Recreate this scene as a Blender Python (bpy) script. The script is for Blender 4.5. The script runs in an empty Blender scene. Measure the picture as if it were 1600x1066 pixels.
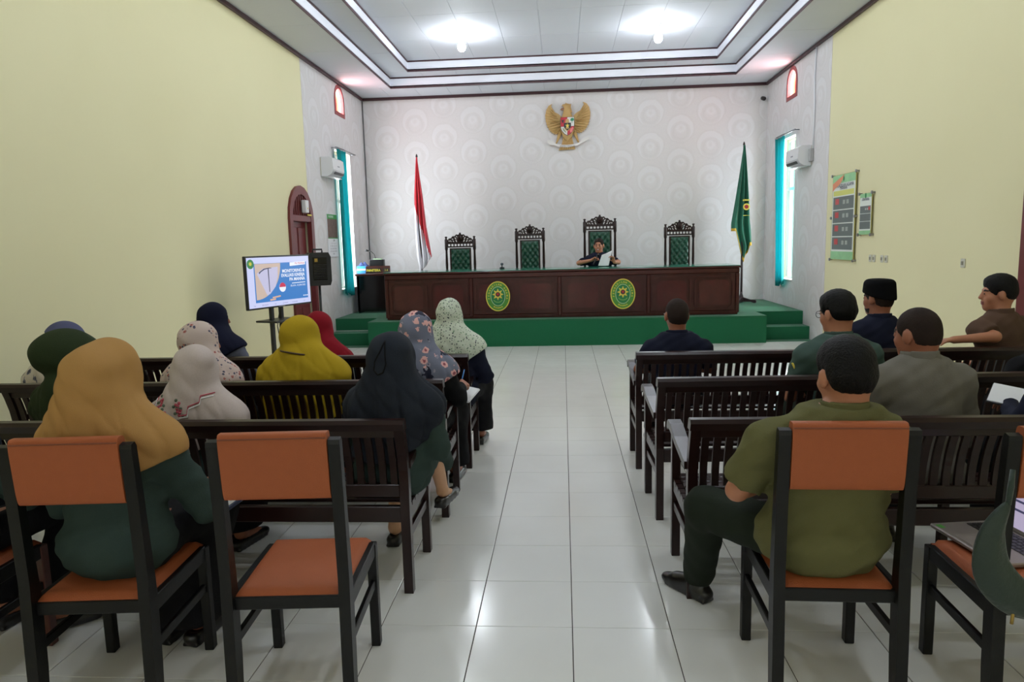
import bpy, math, random
import numpy as np
from mathutils import Vector, Matrix, Euler

scene = bpy.context.scene
COL = scene.collection
PI = math.pi
R = math.radians

# ---------------------------------------------------------------- camera, world, daylight, exposure
F_PX, YAW, PITCH, ROLL, CAM_H = 1112.2, -0.07376, -0.13668, -0.02497, 1.57965
cam_data = bpy.data.cameras.new('camera')
cam_data.sensor_fit = 'HORIZONTAL'
cam_data.sensor_width = 36.0
cam_data.lens = F_PX / 1600.0 * 36.0
cam_data.clip_start = 0.05
cam = bpy.data.objects.new('camera', cam_data)
COL.objects.link(cam)
_f = Vector((math.sin(YAW) * math.cos(PITCH), math.cos(YAW) * math.cos(PITCH), math.sin(PITCH)))
_r = Vector((math.cos(YAW), -math.sin(YAW), 0))
_u = _r.cross(_f)
_r2 = _r * math.cos(ROLL) + _u * math.sin(ROLL)
_u2 = _u * math.cos(ROLL) - _r * math.sin(ROLL)
cam.matrix_world = Matrix(((_r2.x, _u2.x, -_f.x, 0), (_r2.y, _u2.y, -_f.y, 0), (_r2.z, _u2.z, -_f.z, CAM_H), (0, 0, 0, 1)))
scene.camera = cam

world = bpy.data.worlds.new('sky')
scene.world = world
world.use_nodes = True
world.node_tree.nodes['Background'].inputs[0].default_value = (0.86, 0.93, 1.0, 1)
world.node_tree.nodes['Background'].inputs[1].default_value = 2.6

def daylight(name, loc, rot, sx, sy, power, color):
    d = bpy.data.lights.new(name, 'AREA')
    d.shape = 'RECTANGLE'; d.size = sx; d.size_y = sy; d.energy = power; d.color = color
    o = bpy.data.objects.new(name, d); COL.objects.link(o)
    o.location = loc; o.rotation_euler = rot
    return o
# daylight entering by the two tall stage windows and the two small arched lights; the rear pair is added fill, unseen
daylight('daylight', (3.86, 12.38, 2.03), (0, R(90), 0), 2.2, 0.66, 115, (0.90, 0.96, 1.0))
daylight('daylight', (-3.86, 12.38, 2.03), (0, R(-90), 0), 2.2, 0.66, 60, (0.90, 0.96, 1.0))
daylight('daylight', (3.86, 12.31, 4.06), (0, R(90), 0), 0.4, 0.42, 16, (1.0, 0.55, 0.55))
daylight('daylight', (-3.86, 12.31, 4.06), (0, R(-90), 0), 0.4, 0.42, 16, (1.0, 0.55, 0.55))
daylight('daylight', (-1.9, -3.93, 2.0), (R(90), 0, 0), 2.2, 1.7, 14, (1.0, 0.97, 0.92))
daylight('daylight', (1.9, -3.93, 2.0), (R(90), 0, 0), 2.2, 1.7, 14, (1.0, 0.97, 0.92))

vs = scene.view_settings
vs.view_transform = 'Standard'
vs.look = 'None'
vs.exposure = -0.08
vs.gamma = 1.0
vs.use_curve_mapping = False
try:
    scene.cycles.max_bounces = 8
    scene.cycles.diffuse_bounces = 5
    scene.cycles.glossy_bounces = 3
    scene.cycles.caustics_reflective = False
    scene.cycles.caustics_refractive = False
    scene.cycles.sample_clamp_indirect = 4.0
    scene.cycles.use_denoising = True
except Exception:
    pass

# ---------------------------------------------------------------- helpers
def srgb(r, g, b):
    def c(v):
        v /= 255.0
        return v / 12.92 if v <= 0.04045 else ((v + 0.055) / 1.055) ** 2.4
    return (c(r), c(g), c(b), 1.0)

MATS = {}
def mat(name, color, rough=0.6, spec=0.5, metal=0.0, emit=None, estr=0.0, bump=0.0, bscale=60.0, var=0.0, vscale=8.0, trans=0.0, sheen=0.0, coat=0.0):
    """Principled material; optional fine procedural relief (bump) and slight colour variation (var)."""
    if name in MATS: return MATS[name]
    m = bpy.data.materials.new(name); m.use_nodes = True
    nt = m.node_tree; b = nt.nodes['Principled BSDF']
    b.inputs['Base Color'].default_value = color
    b.inputs['Roughness'].default_value = rough
    b.inputs['Specular IOR Level'].default_value = spec
    b.inputs['Metallic'].default_value = metal
    if sheen: b.inputs['Sheen Weight'].default_value = sheen
    if coat: b.inputs['Coat Weight'].default_value = coat
    if trans: b.inputs['Transmission Weight'].default_value = trans
    if emit is not None:
        b.inputs['Emission Color'].default_value = emit
        b.inputs['Emission Strength'].default_value = estr
    if bump or var:
        tc = nt.nodes.new('ShaderNodeTexCoord')
    if bump:
        n = nt.nodes.new('ShaderNodeTexNoise'); n.inputs['Scale'].default_value = bscale; n.inputs['Detail'].default_value = 4
        bp = nt.nodes.new('ShaderNodeBump'); bp.inputs['Strength'].default_value = bump; bp.inputs['Distance'].default_value = 0.01
        nt.links.new(tc.outputs['Object'], n.inputs['Vector']); nt.links.new(n.outputs['Fac'], bp.inputs['Height'])
        nt.links.new(bp.outputs['Normal'], b.inputs['Normal'])
    if var:
        n2 = nt.nodes.new('ShaderNodeTexNoise'); n2.inputs['Scale'].default_value = vscale; n2.inputs['Detail'].default_value = 3
        mx = nt.nodes.new('ShaderNodeMix'); mx.data_type = 'RGBA'
        mx.inputs[6].default_value = tuple(v * (1 - var) for v in color[:3]) + (1,)
        mx.inputs[7].default_value = tuple(min(1, v * (1 + var)) for v in color[:3]) + (1,)
        nt.links.new(tc.outputs['Object'], n2.inputs['Vector']); nt.links.new(n2.outputs['Fac'], mx.inputs[0])
        nt.links.new(mx.outputs[2], b.inputs['Base Color'])
    MATS[name] = m
    return m

class NT:
    """tiny node helper: values or sockets in, socket out"""
    def __init__(s, m): s.nt = m.node_tree; s.bsdf = s.nt.nodes['Principled BSDF']
    def new(s, t, **kw):
        n = s.nt.nodes.new(t)
        for k, v in kw.items(): setattr(n, k, v)
        return n
    def put(s, sock, v):
        if hasattr(v, 'is_output'): s.nt.links.new(v, sock)
        else: sock.default_value = v
    def m(s, op, a, b=0.0, c=None):
        n = s.new('ShaderNodeMath', operation=op)
        s.put(n.inputs[0], a); s.put(n.inputs[1], b)
        if c is not None: s.put(n.inputs[2], c)
        return n.outputs[0]
    def mix(s, fac, a, b):
        n = s.new('ShaderNodeMix', data_type='RGBA'); s.put(n.inputs[0], fac); s.put(n.inputs[6], a); s.put(n.inputs[7], b)
        return n.outputs[2]
    def coord(s): return s.new('ShaderNodeTexCoord').outputs['Object']
    def xyz(s, v):
        n = s.new('ShaderNodeSeparateXYZ'); s.nt.links.new(v, n.inputs[0]); return n.outputs
    def noise(s, v, scale, detail=3):
        n = s.new('ShaderNodeTexNoise'); n.inputs['Scale'].default_value = scale; n.inputs['Detail'].default_value = detail
        s.nt.links.new(v, n.inputs['Vector']); return n.outputs['Fac'], n.outputs['Color']
    def voro(s, v, scale, rand=1.0, feature='F1'):
        n = s.new('ShaderNodeTexVoronoi', feature=feature); n.inputs['Scale'].default_value = scale; n.inputs['Randomness'].default_value = rand
        s.nt.links.new(v, n.inputs['Vector']); return n
    def lt(s, a, b): return s.m('LESS_THAN', a, b)
    def gt(s, a, b): return s.m('GREATER_THAN', a, b)
    def bump(s, h, strength, dist=0.01):
        n = s.new('ShaderNodeBump'); n.inputs['Strength'].default_value = strength; n.inputs['Distance'].default_value = dist
        s.nt.links.new(h, n.inputs['Height']); s.nt.links.new(n.outputs[0], s.bsdf.inputs['Normal'])
    def color(s, v): s.put(s.bsdf.inputs['Base Color'], v)

class MB:
    """collects geometry; build() links it as one mesh object"""
    def __init__(s): s.v = []; s.f = []; s.m = []
    def add(s, vs, fs, mi=0, M=None):
        o = len(s.v)
        for p in vs:
            p = Vector(p)
            if M is not None: p = M @ p
            s.v.append((p.x, p.y, p.z))
        for f in fs: s.f.append(tuple(i + o for i in f)); s.m.append(mi)
        return s
    def box(s, x0, x1, y0, y1, z0, z1, ch=0.0, mi=0, M=None):
        if x0 > x1: x0, x1 = x1, x0
        if y0 > y1: y0, y1 = y1, y0
        if z0 > z1: z0, z1 = z1, z0
        c = min(ch, (x1 - x0) * .45, (y1 - y0) * .45, (z1 - z0) * .45)
        if c <= 0:
            vs = [(x, y, z) for z in (z0, z1) for y in (y0, y1) for x in (x0, x1)]
            fs = [(0, 2, 3, 1), (4, 5, 7, 6), (0, 1, 5, 4), (2, 6, 7, 3), (0, 4, 6, 2), (1, 3, 7, 5)]
            return s.add(vs, fs, mi, M)
        vs = []; idx = {}
        for i, (x, xi) in enumerate(((x0, x0 + c), (x1, x1 - c))):
            for j, (y, yi) in enumerate(((y0, y0 + c), (y1, y1 - c))):
                for k, (z, zi) in enumerate(((z0, z0 + c), (z1, z1 - c))):
                    idx[i, j, k] = len(vs)
                    vs += [(x, yi, zi), (xi, y, zi), (xi, yi, z)]
        fs = []
        I = lambda i, j, k, a: idx[i, j, k] + a
        fs += [(I(0,0,0,0), I(0,0,1,0), I(0,1,1,0), I(0,1,0,0)), (I(1,0,0,0), I(1,1,0,0), I(1,1,1,0), I(1,0,1,0))]
        fs += [(I(0,0,0,1), I(1,0,0,1), I(1,0,1,1), I(0,0,1,1)), (I(0,1,0,1), I(0,1,1,1), I(1,1,1,1), I(1,1,0,1))]
        fs += [(I(0,0,0,2), I(0,1,0,2), I(1,1,0,2), I(1,0,0,2)), (I(0,0,1,2), I(1,0,1,2), I(1,1,1,2), I(0,1,1,2))]
        for k in (0, 1):
            for j in (0, 1):
                q = (I(0,j,k,1), I(1,j,k,1), I(1,j,k,2), I(0,j,k,2)); fs.append(q if (j + k) % 2 else q[::-1])
            for i in (0, 1):
                q = (I(i,0,k,0), I(i,1,k,0), I(i,1,k,2), I(i,0,k,2)); fs.append(q[::-1] if (i + k) % 2 else q)
        for i in (0, 1):
            for j in (0, 1):
                q = (I(i,j,0,0), I(i,j,1,0), I(i,j,1,1), I(i,j,0,1)); fs.append(q if (i + j) % 2 else q[::-1])
        for i in (0, 1):
            for j in (0, 1):
                for k in (0, 1):
                    q = (I(i,j,k,0), I(i,j,k,1), I(i,j,k,2)); fs.append(q if (i + j + k) % 2 else q[::-1])
        return s.add(vs, fs, mi, M)
    def prism(s, poly, a0, a1, plane='yz', mi=0, M=None, bev=0.0):
        """extrude a 2-D outline; plane names the outline's axes, the third axis runs a0..a1"""
        def put(p, a):
            if plane == 'yz': return (a, p[0], p[1])
            if plane == 'xz': return (p[0], a, p[1])
            return (p[0], p[1], a)
        n = len(poly)
        area = sum(poly[i][0] * poly[(i + 1) % n][1] - poly[(i + 1) % n][0] * poly[i][1] for i in range(n))
        if area < 0: poly = poly[::-1]
        if (plane == 'xz'): poly = poly[::-1]
        vs = [put(p, a0) for p in poly] + [put(p, a1) for p in poly]
        fs = [tuple(range(n))[::-1], tuple(range(n, 2 * n))]
        fs += [(i, (i + 1) % n, n + (i + 1) % n, n + i) for i in range(n)]
        if a0 > a1: fs = [f[::-1] for f in fs]
        return s.add(vs, fs, mi, M)
    def tube(s, pts, rad, n=10, mi=0, M=None, caps=True):
        pts = [Vector(p) for p in pts]
        rad = rad if isinstance(rad, (list, tuple)) else [rad] * len(pts)
        vs = []; up = None
        for i, p in enumerate(pts):
            t = (pts[min(i + 1, len(pts) - 1)] - pts[max(i - 1, 0)]).normalized()
            if up is None: up = Vector((0, 0, 1)) if abs(t.z) < .9 else Vector((1, 0, 0))
            a = t.cross(up)
            if a.length < 1e-4: a = t.orthogonal()
            a.normalize(); b = a.cross(t).normalized(); up = b
            for k in range(n):
                w = 2 * PI * k / n
                vs.append(p + (a * math.cos(w) + b * math.sin(w)) * rad[i])
        fs = []
        for i in range(len(pts) - 1):
            for k in range(n):
                fs.append((i * n + k, (i + 1) * n + k, (i + 1) * n + (k + 1) % n, i * n + (k + 1) % n))
        if caps: fs += [tuple(range(n)), tuple(range((len(pts) - 1) * n, len(pts) * n))[::-1]]
        return s.add(vs, fs, mi, M)
    def lathe(s, prof, n=16, c=(0, 0, 0), mi=0, M=None):
        vs = []; fs = []
        for r, z in prof:
            for k in range(n):
                w = 2 * PI * k / n
                vs.append((c[0] + r * math.cos(w), c[1] + r * math.sin(w), c[2] + z))
        for i in range(len(prof) - 1):
            for k in range(n):
                fs.append((i * n + k, i * n + (k + 1) % n, (i + 1) * n + (k + 1) % n, (i + 1) * n + k))
        fs += [tuple(range(n))[::-1], tuple(range((len(prof) - 1) * n, len(prof) * n))]
        return s.add(vs, fs, mi, M)
    def grid(s, fn, nu, nv, mi=0, thick=0.0, M=None):
        """surface fn(u,v), u,v in 0..1; thick adds a back layer along the local normal"""
        vs = []; fs = []
        P = [[Vector(fn(i / nu, j / nv)) for j in range(nv + 1)] for i in range(nu + 1)]
        W = nv + 1
        for i in range(nu + 1):
            for j in range(nv + 1): vs.append(P[i][j])
        for i in range(nu):
            for j in range(nv): fs.append((i * W + j, (i + 1) * W + j, (i + 1) * W + j + 1, i * W + j + 1))
        if thick:
            o = len(vs)
            for i in range(nu + 1):
                for j in range(nv + 1):
                    a = P[min(i + 1, nu)][j] - P[max(i - 1, 0)][j]; b = P[i][min(j + 1, nv)] - P[i][max(j - 1, 0)]
                    nrm = a.cross(b); nrm = nrm.normalized() if nrm.length > 1e-9 else Vector((0, 0, 1))
                    vs.append(P[i][j] - nrm * thick)
            for f in list(fs): fs.append(tuple(k + o for k in f)[::-1])
            rim = [(i, 0) for i in range(nu + 1)] + [(nu, j) for j in range(1, nv + 1)] + [(i, nv) for i in range(nu - 1, -1, -1)] + [(0, j) for j in range(nv - 1, 0, -1)]
            for k in range(len(rim)):
                a = rim[k][0] * W + rim[k][1]; b = rim[(k + 1) % len(rim)]; b = b[0] * W + b[1]
                fs.append((b, a, a + o, b + o))
        return s.add(vs, fs, mi, M)
    def mesh(s, name, smooth=False):
        me = bpy.data.meshes.new(name)
        me.from_pydata(s.v, [], s.f); me.update()
        if any(s.m): me.polygons.foreach_set('material_index', s.m)
        if smooth: me.polygons.foreach_set('use_smooth', [True] * len(s.f))
        return me
    def build(s, name, mats, parent=None, smooth=False, loc=None, angle=None):
        me = s.mesh(name, smooth)
        if angle is not None and smooth:
            try: me.set_sharp_from_angle(angle=R(angle))
            except Exception: pass
        return obj(name, me, mats, parent, loc)

def obj(name, me, mats, parent=None, loc=None):
    if not isinstance(mats, (list, tuple)): mats = [mats]
    if len(me.materials) == 0:
        for m in mats: me.materials.append(m)
    o = bpy.data.objects.new(name, me); COL.objects.link(o)
    if parent is not None: o.parent = parent
    if loc is not None: o.location = loc
    return o

def tag(o, label=None, cat=None, group=None, kind=None):
    if label: o['label'] = label
    if cat: o['category'] = cat
    if group: o['group'] = group
    if kind: o['kind'] = kind
    return o

def thing(name, label, cat, loc=(0, 0, 0), rz=0.0, group=None):
    o = bpy.data.objects.new(name, None); COL.objects.link(o)
    o.empty_display_size = 0.1
    o.location = loc; o.rotation_euler = (0, 0, rz)
    return tag(o, label, cat, group)

def copy_tree(o, parent=None):
    c = o.copy(); COL.objects.link(c)
    if parent is not None: c.parent = parent
    for ch in o.children: copy_tree(ch, c)
    return c

def text_mesh(body, size, align='CENTER', depth=0.0, bold=0.0):
    cu = bpy.data.curves.new('text', 'FONT'); cu.body = body; cu.size = size; cu.align_x = align; cu.align_y = 'CENTER'
    cu.extrude = depth; cu.offset = bold; cu.resolution_u = 3
    t = bpy.data.objects.new('text', cu)
    me = bpy.data.meshes.new_from_object(t)
    bpy.data.objects.remove(t); bpy.data.curves.remove(cu)
    me.materials.clear()
    return me

def text(name, body, size, m, parent, M, align='CENTER', depth=0.0004, bold=0.0, sx=1.0):
    me = text_mesh(body, size, align, depth, bold)
    me.transform(Matrix.Diagonal((sx, 1, 1, 1)))
    me.transform(M)
    me.materials.append(m)
    o = bpy.data.objects.new(name, me); COL.objects.link(o); o.parent = parent
    return o

def frame(o, x, y):
    """matrix whose local x,y axes are the given directions, at point o"""
    x = Vector(x).normalized(); y = Vector(y).normalized(); z = x.cross(y)
    return Matrix(((x.x, y.x, z.x, o[0]), (x.y, y.y, z.y, o[1]), (x.z, y.z, z.z, o[2]), (0, 0, 0, 1)))

# ---------------------------------------------------------------- room dimensions (metres; X right, Y into the hall, Z up)
XL, XR, YB, YR, ZC = -3.762, 3.761, 13.744, -4.0, 4.356
STG = 0.412                       # stage height
T = 0.15                          # wall thickness
LAMP, SCREEN = 225.0, 1.0           # bulb and screen emission

# ---------------------------------------------------------------- materials
M_wood = mat('dark_mahogany', srgb(34, 15, 13), rough=0.28, spec=0.35, var=0.35, vscale=14)
M_deskwood = mat('desk_mahogany', srgb(66, 27, 22), rough=0.27, spec=0.45, var=0.4, vscale=9)
M_chairwood = mat('black_painted_wood', srgb(11, 11, 11), rough=0.4, spec=0.28, bump=0.05, bscale=90)
M_redwood = mat('reddish_wood', srgb(74, 32, 24), rough=0.35, var=0.3)
M_orange = mat('orange_vinyl', srgb(160, 84, 46), rough=0.55, spec=0.35, bump=0.25, bscale=380, var=0.06, vscale=30)
M_door = mat('maroon_door', srgb(105, 42, 42), rough=0.35, var=0.15, vscale=12)
M_trim = mat('brown_trim', srgb(70, 42, 48), rough=0.45)
M_ceil = mat('ceiling_panel', srgb(214, 216, 224), rough=0.75, var=0.02, vscale=2)
M_fascia = mat('ceiling_fascia', srgb(238, 240, 250), rough=0.7)
M_grout = mat('dark_grout', srgb(62, 52, 50), rough=0.9)
M_carpet = mat('green_carpet', srgb(24, 108, 70), rough=0.95, spec=0.1, bump=0.8, bscale=420, var=0.12, vscale=60, sheen=0.3)
M_black = mat('black_plastic', srgb(22, 22, 24), rough=0.4)
M_blackgloss = mat('black_gloss', srgb(14, 13, 15), rough=0.15)
M_metal = mat('grey_metal', srgb(150, 150, 155), rough=0.3, metal=0.9)
M_white = mat('white_plastic', srgb(226, 226, 228), rough=0.4)
M_paper = mat('white_paper', srgb(232, 233, 238), rough=0.8)
M_gold = mat('antique_gold', srgb(192, 156, 98), rough=0.5, metal=0.12, bump=0.3, bscale=120)
M_brass = mat('brass', srgb(180, 150, 80), rough=0.35, metal=0.8)
M_teal = mat('teal_curtain', srgb(34, 160, 158), rough=0.85, bump=0.15, bscale=300)
_nt = M_teal.node_tree; _tl = _nt.nodes.new('ShaderNodeBsdfTranslucent'); _tl.inputs[0].default_value = srgb(36, 160, 168); _ms = _nt.nodes.new('ShaderNodeMixShader'); _ms.inputs[0].default_value = 0.5
_out = [q for q in _nt.nodes if q.type == 'OUTPUT_MATERIAL'][0]
_nt.links.new(_nt.nodes['Principled BSDF'].outputs[0], _ms.inputs[1]); _nt.links.new(_tl.outputs[0], _ms.inputs[2]); _nt.links.new(_ms.outputs[0], _out.inputs[0])
M_greenpad = mat('green_leather', srgb(16, 70, 52), rough=0.38, spec=0.5)
M_yellowtxt = mat('yellow_lettering', srgb(232, 214, 58), rough=0.5)
M_green = mat('emblem_green', srgb(22, 120, 66), rough=0.5)
M_greenlt = mat('emblem_light_green', srgb(70, 140, 50), rough=0.5)
M_yellow = mat('emblem_yellow', srgb(224, 204, 84), rough=0.5)

# floor tile: glossy off-white ceramic with faint clouds
M_tile = mat('ceramic_tile', srgb(226, 225, 220), rough=0.16, spec=0.5)
n = NT(M_tile); oc = n.new('ShaderNodeNewGeometry').outputs['Position']
f1, _ = n.noise(oc, 1.7, 4)
n.color(n.mix(f1, srgb(230, 229, 225), srgb(246, 246, 244)))
f2, _ = n.noise(oc, 9, 3)
n.put(n.bsdf.inputs['Roughness'], n.m('MULTIPLY_ADD', f2, 0.14, 0.09))

# painted wall: warm cream with faint unevenness
M_cream = mat('cream_paint', srgb(228, 221, 168), rough=0.7, spec=0.3)
n = NT(M_cream); oc = n.coord()
f1, _ = n.noise(oc, 0.7, 4); f2, _ = n.noise(oc, 24, 3)
n.color(n.mix(f1, srgb(226, 219, 176), srgb(236, 230, 190)))
n.bump(f2, 0.06)

def wallpaper(name, ax):
    """pale grey paper printed with staggered rings and crescents, about 0.55 x 0.6 m apart"""
    m = mat(name, srgb(214, 212, 212), rough=0.72, spec=0.25)
    n = NT(m); oc = n.coord(); x = n.xyz(oc)
    u0, w0 = x[ax], x[2]
    fw, _ = n.noise(oc, 7, 3)
    wob = n.m('MULTIPLY_ADD', fw, 0.05, -0.025)
    u0 = n.m('ADD', u0, wob); w0 = n.m('ADD', w0, wob)
    DX, DZ = 1.10, 0.60
    def ring(ou, ow):
        a = n.m('SUBTRACT', n.m('PINGPONG', n.m('ADD', u0, ou + 50 * DX), DX / 2), 0.0)
        b = n.m('PINGPONG', n.m('ADD', w0, ow + 50 * DZ), DZ / 2)
        d = n.m('SQRT', n.m('ADD', n.m('MULTIPLY', a, a), n.m('MULTIPLY', b, b)))
        b2 = n.m('ADD', n.m('WRAP', n.m('ADD', w0, ow + 50 * DZ), DZ / 2, -DZ / 2), 0.055)
        d2 = n.m('SQRT', n.m('ADD', n.m('MULTIPLY', a, a), n.m('MULTIPLY', b2, b2)))
        return d, d2
    d, e = ring(0, 0); d_, e_ = ring(DX / 2, DZ / 2)
    d = n.m('MINIMUM', d, d_); e = n.m('MINIMUM', e, e_)
    def band(v, c, w): return n.m('SUBTRACT', 1.0, n.m('MINIMUM', n.m('DIVIDE', n.m('ABSOLUTE', n.m('SUBTRACT', v, c)), w), 1.0))
    light = n.m('MAXIMUM', n.m('MULTIPLY', n.m('MULTIPLY', n.lt(d, 0.235), n.gt(e, 0.185)), 0.9), band(d, 0.06, 0.05))
    dark = n.m('ADD', n.m('MULTIPLY', band(e, 0.135, 0.035), 0.55), n.m('MULTIPLY', band(d, 0.255, 0.02), 0.4))
    f1, _ = n.noise(oc, 60, 4)
    base = n.mix(f1, srgb(214, 210, 210), srgb(224, 220, 220))
    c1 = n.mix(n.m('MULTIPLY', light, 0.38), base, srgb(232, 231, 234))
    n.color(n.mix(n.m('MULTIPLY', dark, 0.3), c1, srgb(196, 192, 190)))
    n.bump(light, 0.12)
    return m
M_paper_back = wallpaper('ring_wallpaper_back', 0)
M_paper_side = wallpaper('ring_wallpaper_side', 1)
# ---------------------------------------------------------------- the setting
def plate_mesh(outer, holes, th, res=1):
    """flat plate in local XY with holes, thickness th centred on z=0"""
    cu = bpy.data.curves.new('outline', 'CURVE'); cu.dimensions = '2D'; cu.fill_mode = 'BOTH'; cu.extrude = th / 2
    for loop in [outer] + list(holes):
        sp = cu.splines.new('POLY'); sp.points.add(len(loop) - 1)
        for i, p in enumerate(loop): sp.points[i].co = (p[0], p[1], 0, 1)
        sp.use_cyclic_u = True
    t = bpy.data.objects.new('outline', cu)
    me = bpy.data.meshes.new_from_object(t)
    bpy.data.objects.remove(t); bpy.data.curves.remove(cu)
    me.materials.clear()
    return me
def rect(a0, a1, b0, b1): return [(a0, b0), (a1, b0), (a1, b1), (a0, b1)]
def arch(a0, a1, b0, b1, n=10, rise=None):
    """upright outline with a round top; b1 is the crown"""
    w = (a1 - a0) / 2; rise = rise or w; c = (a0 + a1) / 2
    return [(a0, b0), (a1, b0)] + [(c + w * math.cos(PI * k / n), b1 - rise + rise * math.sin(PI * k / n)) for k in range(n + 1)]
M_YZ = Matrix(((0, 0, 1, 0), (1, 0, 0, 0), (0, 1, 0, 0), (0, 0, 0, 1)))      # plate XY -> world YZ, thickness along X
M_XZ = Matrix(((1, 0, 0, 0), (0, 0, -1, 0), (0, 1, 0, 0), (0, 0, 0, 1)))     # plate XY -> world XZ, thickness along Y

# floor: dark grout bed with individual ceramic tiles
TX0, TY0, TS = -0.3834, 2.762, 0.4
mb = MB(); mb.box(XL - T, XR + T, YR - T, YB + T, -0.2, -0.004)
floor = tag(mb.build('floor', M_grout), kind='structure')
tiles = []
i0 = math.floor((XL - TX0) / TS); i1 = math.ceil((XR - TX0) / TS)
j0 = math.floor((YR - TY0) / TS); j1 = math.ceil((11.5 - TY0) / TS)
for i in range(i0, i1):
    for j in range(j0, j1):
        x0, x1 = max(TX0 + i * TS, XL), min(TX0 + (i + 1) * TS, XR)
        y0, y1 = max(TY0 + j * TS, YR), min(TY0 + (j + 1) * TS, 11.5)
        if x1 - x0 < .02 or y1 - y0 < .02: continue
        full = (x1 - x0 > .399 and y1 - y0 > .399)
        cx, cy = (x0 + x1) / 2, (y0 + y1) / 2
        d = Vector((cx, cy, 0)) - Vector((0, 0, CAM_H)); z = d.dot(_f)
        vis = False
        if z > .3:
            px = 800 + F_PX * d.dot(_r2) / z; py = 533 - F_PX * d.dot(_u2) / z
            vis = -60 < px < 1660 and py < 1110
        blocked = cy > 5.0 and cx < -0.8 or cy > 5.6 and cx > 0.9
        tiles.append((not (full and vis), blocked, z, cx, cy, x0, x1, y0, y1))
tiles.sort()
tm = MB(); tm.box(-.1981, .1981, -.1988, .1988, -0.012, 0, ch=0.0012); tile_me = tm.mesh('tile'); tile_me.materials.append(M_tile)
rest = MB()
for k, t in enumerate(tiles):
    if k < 300 and not t[0]:
        o = bpy.data.objects.new('tile', tile_me); COL.objects.link(o); o.parent = floor; o.location = (t[3], t[4], 0)
    else:
        rest.box(t[5] + .0019, t[6] - .0019, t[7] + .0012, t[8] - .0012, -0.012, 0, ch=0.0012)
tag(rest.build('tile_field', M_tile, floor), kind='stuff')

# walls
WINL = (11.90, 12.77, 0.85, 3.2)          # tall stage windows (y0,y1,z0,z1)
WINR = (12.06, 12.80, 0.85, 3.2)
ARC = (12.06, 12.57, 3.81, 4.29)          # small arched lights above them
DL = (9.72, 10.58, 2.42)                  # left arched door: y0,y1,crown
DR = (5.24, 6.10, 2.42)                   # right arched door
def side_wall(name, x_in, out, door, y_paper, WIN):
    holes = [rect(*WIN[:2], *WIN[2:]), arch(*ARC[:2], *ARC[2:]), arch(door[0], door[1], 0.0, door[2])]
    outer = rect(YR - T, YB + T, -0.004, 5.0)
    # the door opening reaches the floor: take it out of the outline
    dz = arch(door[0], door[1], -0.004, door[2])
    outer = [(YR - T, -0.004), (door[0], -0.004)] + dz[2:][::-1] + [(door[1], -0.004), (YB + T, -0.004), (YB + T, 5.0), (YR - T, 5.0)]
    me = plate_mesh(outer, holes[:2], T); me.transform(M_YZ); me.transform(Matrix.Translation((x_in + out * T / 2, 0, 0)))
    w = tag(obj(name, me, M_cream), kind='structure')
    op = [(y_paper, -0.002), (YB, -0.002), (YB, 4.75), (y_paper, 4.75)]
    hl = holes[:2]
    if y_paper < door[1]:
        dz = arch(door[0], door[1], -0.002, door[2])
        pts = [q for q in dz[2:] if q[0] >= y_paper]
        zc = max(q[1] for q in pts)
        op = [(door[1], -0.002), (YB, -0.002), (YB, 4.75), (y_paper, 4.75), (y_paper, zc)] + pts[::-1]
    me = plate_mesh(op, hl, 0.004); me.transform(M_YZ); me.transform(Matrix.Translation((x_in - out * 0.002, 0, 0)))
    obj('wallpaper', me, M_paper_side, w)
    return w
wl = side_wall('wall_left', XL, -1, DL, 10.52, WINL)
wr = side_wall('wall_right', XR, 1, DR, 10.59, WINR)
mb = MB(); mb.box(XL - T, XR + T, YB, YB + T, -0.2, 5.0)
wb = tag(mb.build('wall_back', M_cream), kind='structure')
mb = MB(); mb.box(XL, XR, YB - .004, YB, 0, 4.75); mb.build('wallpaper', M_paper_back, wb)
me = plate_mesh(rect(XL - T, XR + T, -0.2, 5.0), [rect(-3.0, -0.8, 1.15, 2.85), rect(0.8, 3.0, 1.15, 2.85)], T)
me.transform(M_XZ); me.transform(Matrix.Translation((0, YR - T / 2, 0)))
tag(obj('wall_rear', me, M_cream), kind='structure')

# ceiling: two-step tray of panels, pale fascias and brown edging strips
Z1, Z2 = 4.53, 4.696
mb = MB(); mb.box(XL - T, XR + T, YR - T, YB + T, 4.86, 5.0)
ceiling = tag(mb.build('ceiling', M_ceil), kind='structure')
YF1, YF2 = 12.92, 12.50; YK1, YK2 = -3.25, -2.83; A1, A2 = 3.0, 2.595
def panels(x0, x1, nx, y0, y1, ny, z, mt=M_ceil):
    dx = (x1 - x0) / nx; dy = (y1 - y0) / ny
    pm = MB(); pm.box(-dx / 2 + .0018, dx / 2 - .0018, -dy / 2 + .0018, dy / 2 - .0018, 0, .012, ch=.002)
    me = pm.mesh('panel'); me.materials.append(mt)
    for i in range(nx):
        for j in range(ny):
            o = bpy.data.objects.new('panel', me); COL.objects.link(o); o.parent = ceiling
            o.location = (x0 + dx * (i + .5), y0 + dy * (j + .5), z)
panels(-A2, A2, 9, YK2, YF2, 13, Z2)
panels(-A1, -A2, 1, YK2, YF2, 13, Z1); panels(A2, A1, 1, YK2, YF2, 13, Z1)
panels(-A1, A1, 10, YF2, YF1, 1, Z1); panels(-A1, A1, 10, YK1, YK2, 1, Z1)
panels(XL, -A1, 1, YK1, YF1, 13, ZC); panels(A1, XR, 1, YK1, YF1, 13, ZC)
panels(XL, XR, 13, YF1, YB, 1, ZC); panels(XL, XR, 13, YR, YK1, 1, ZC)
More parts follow.
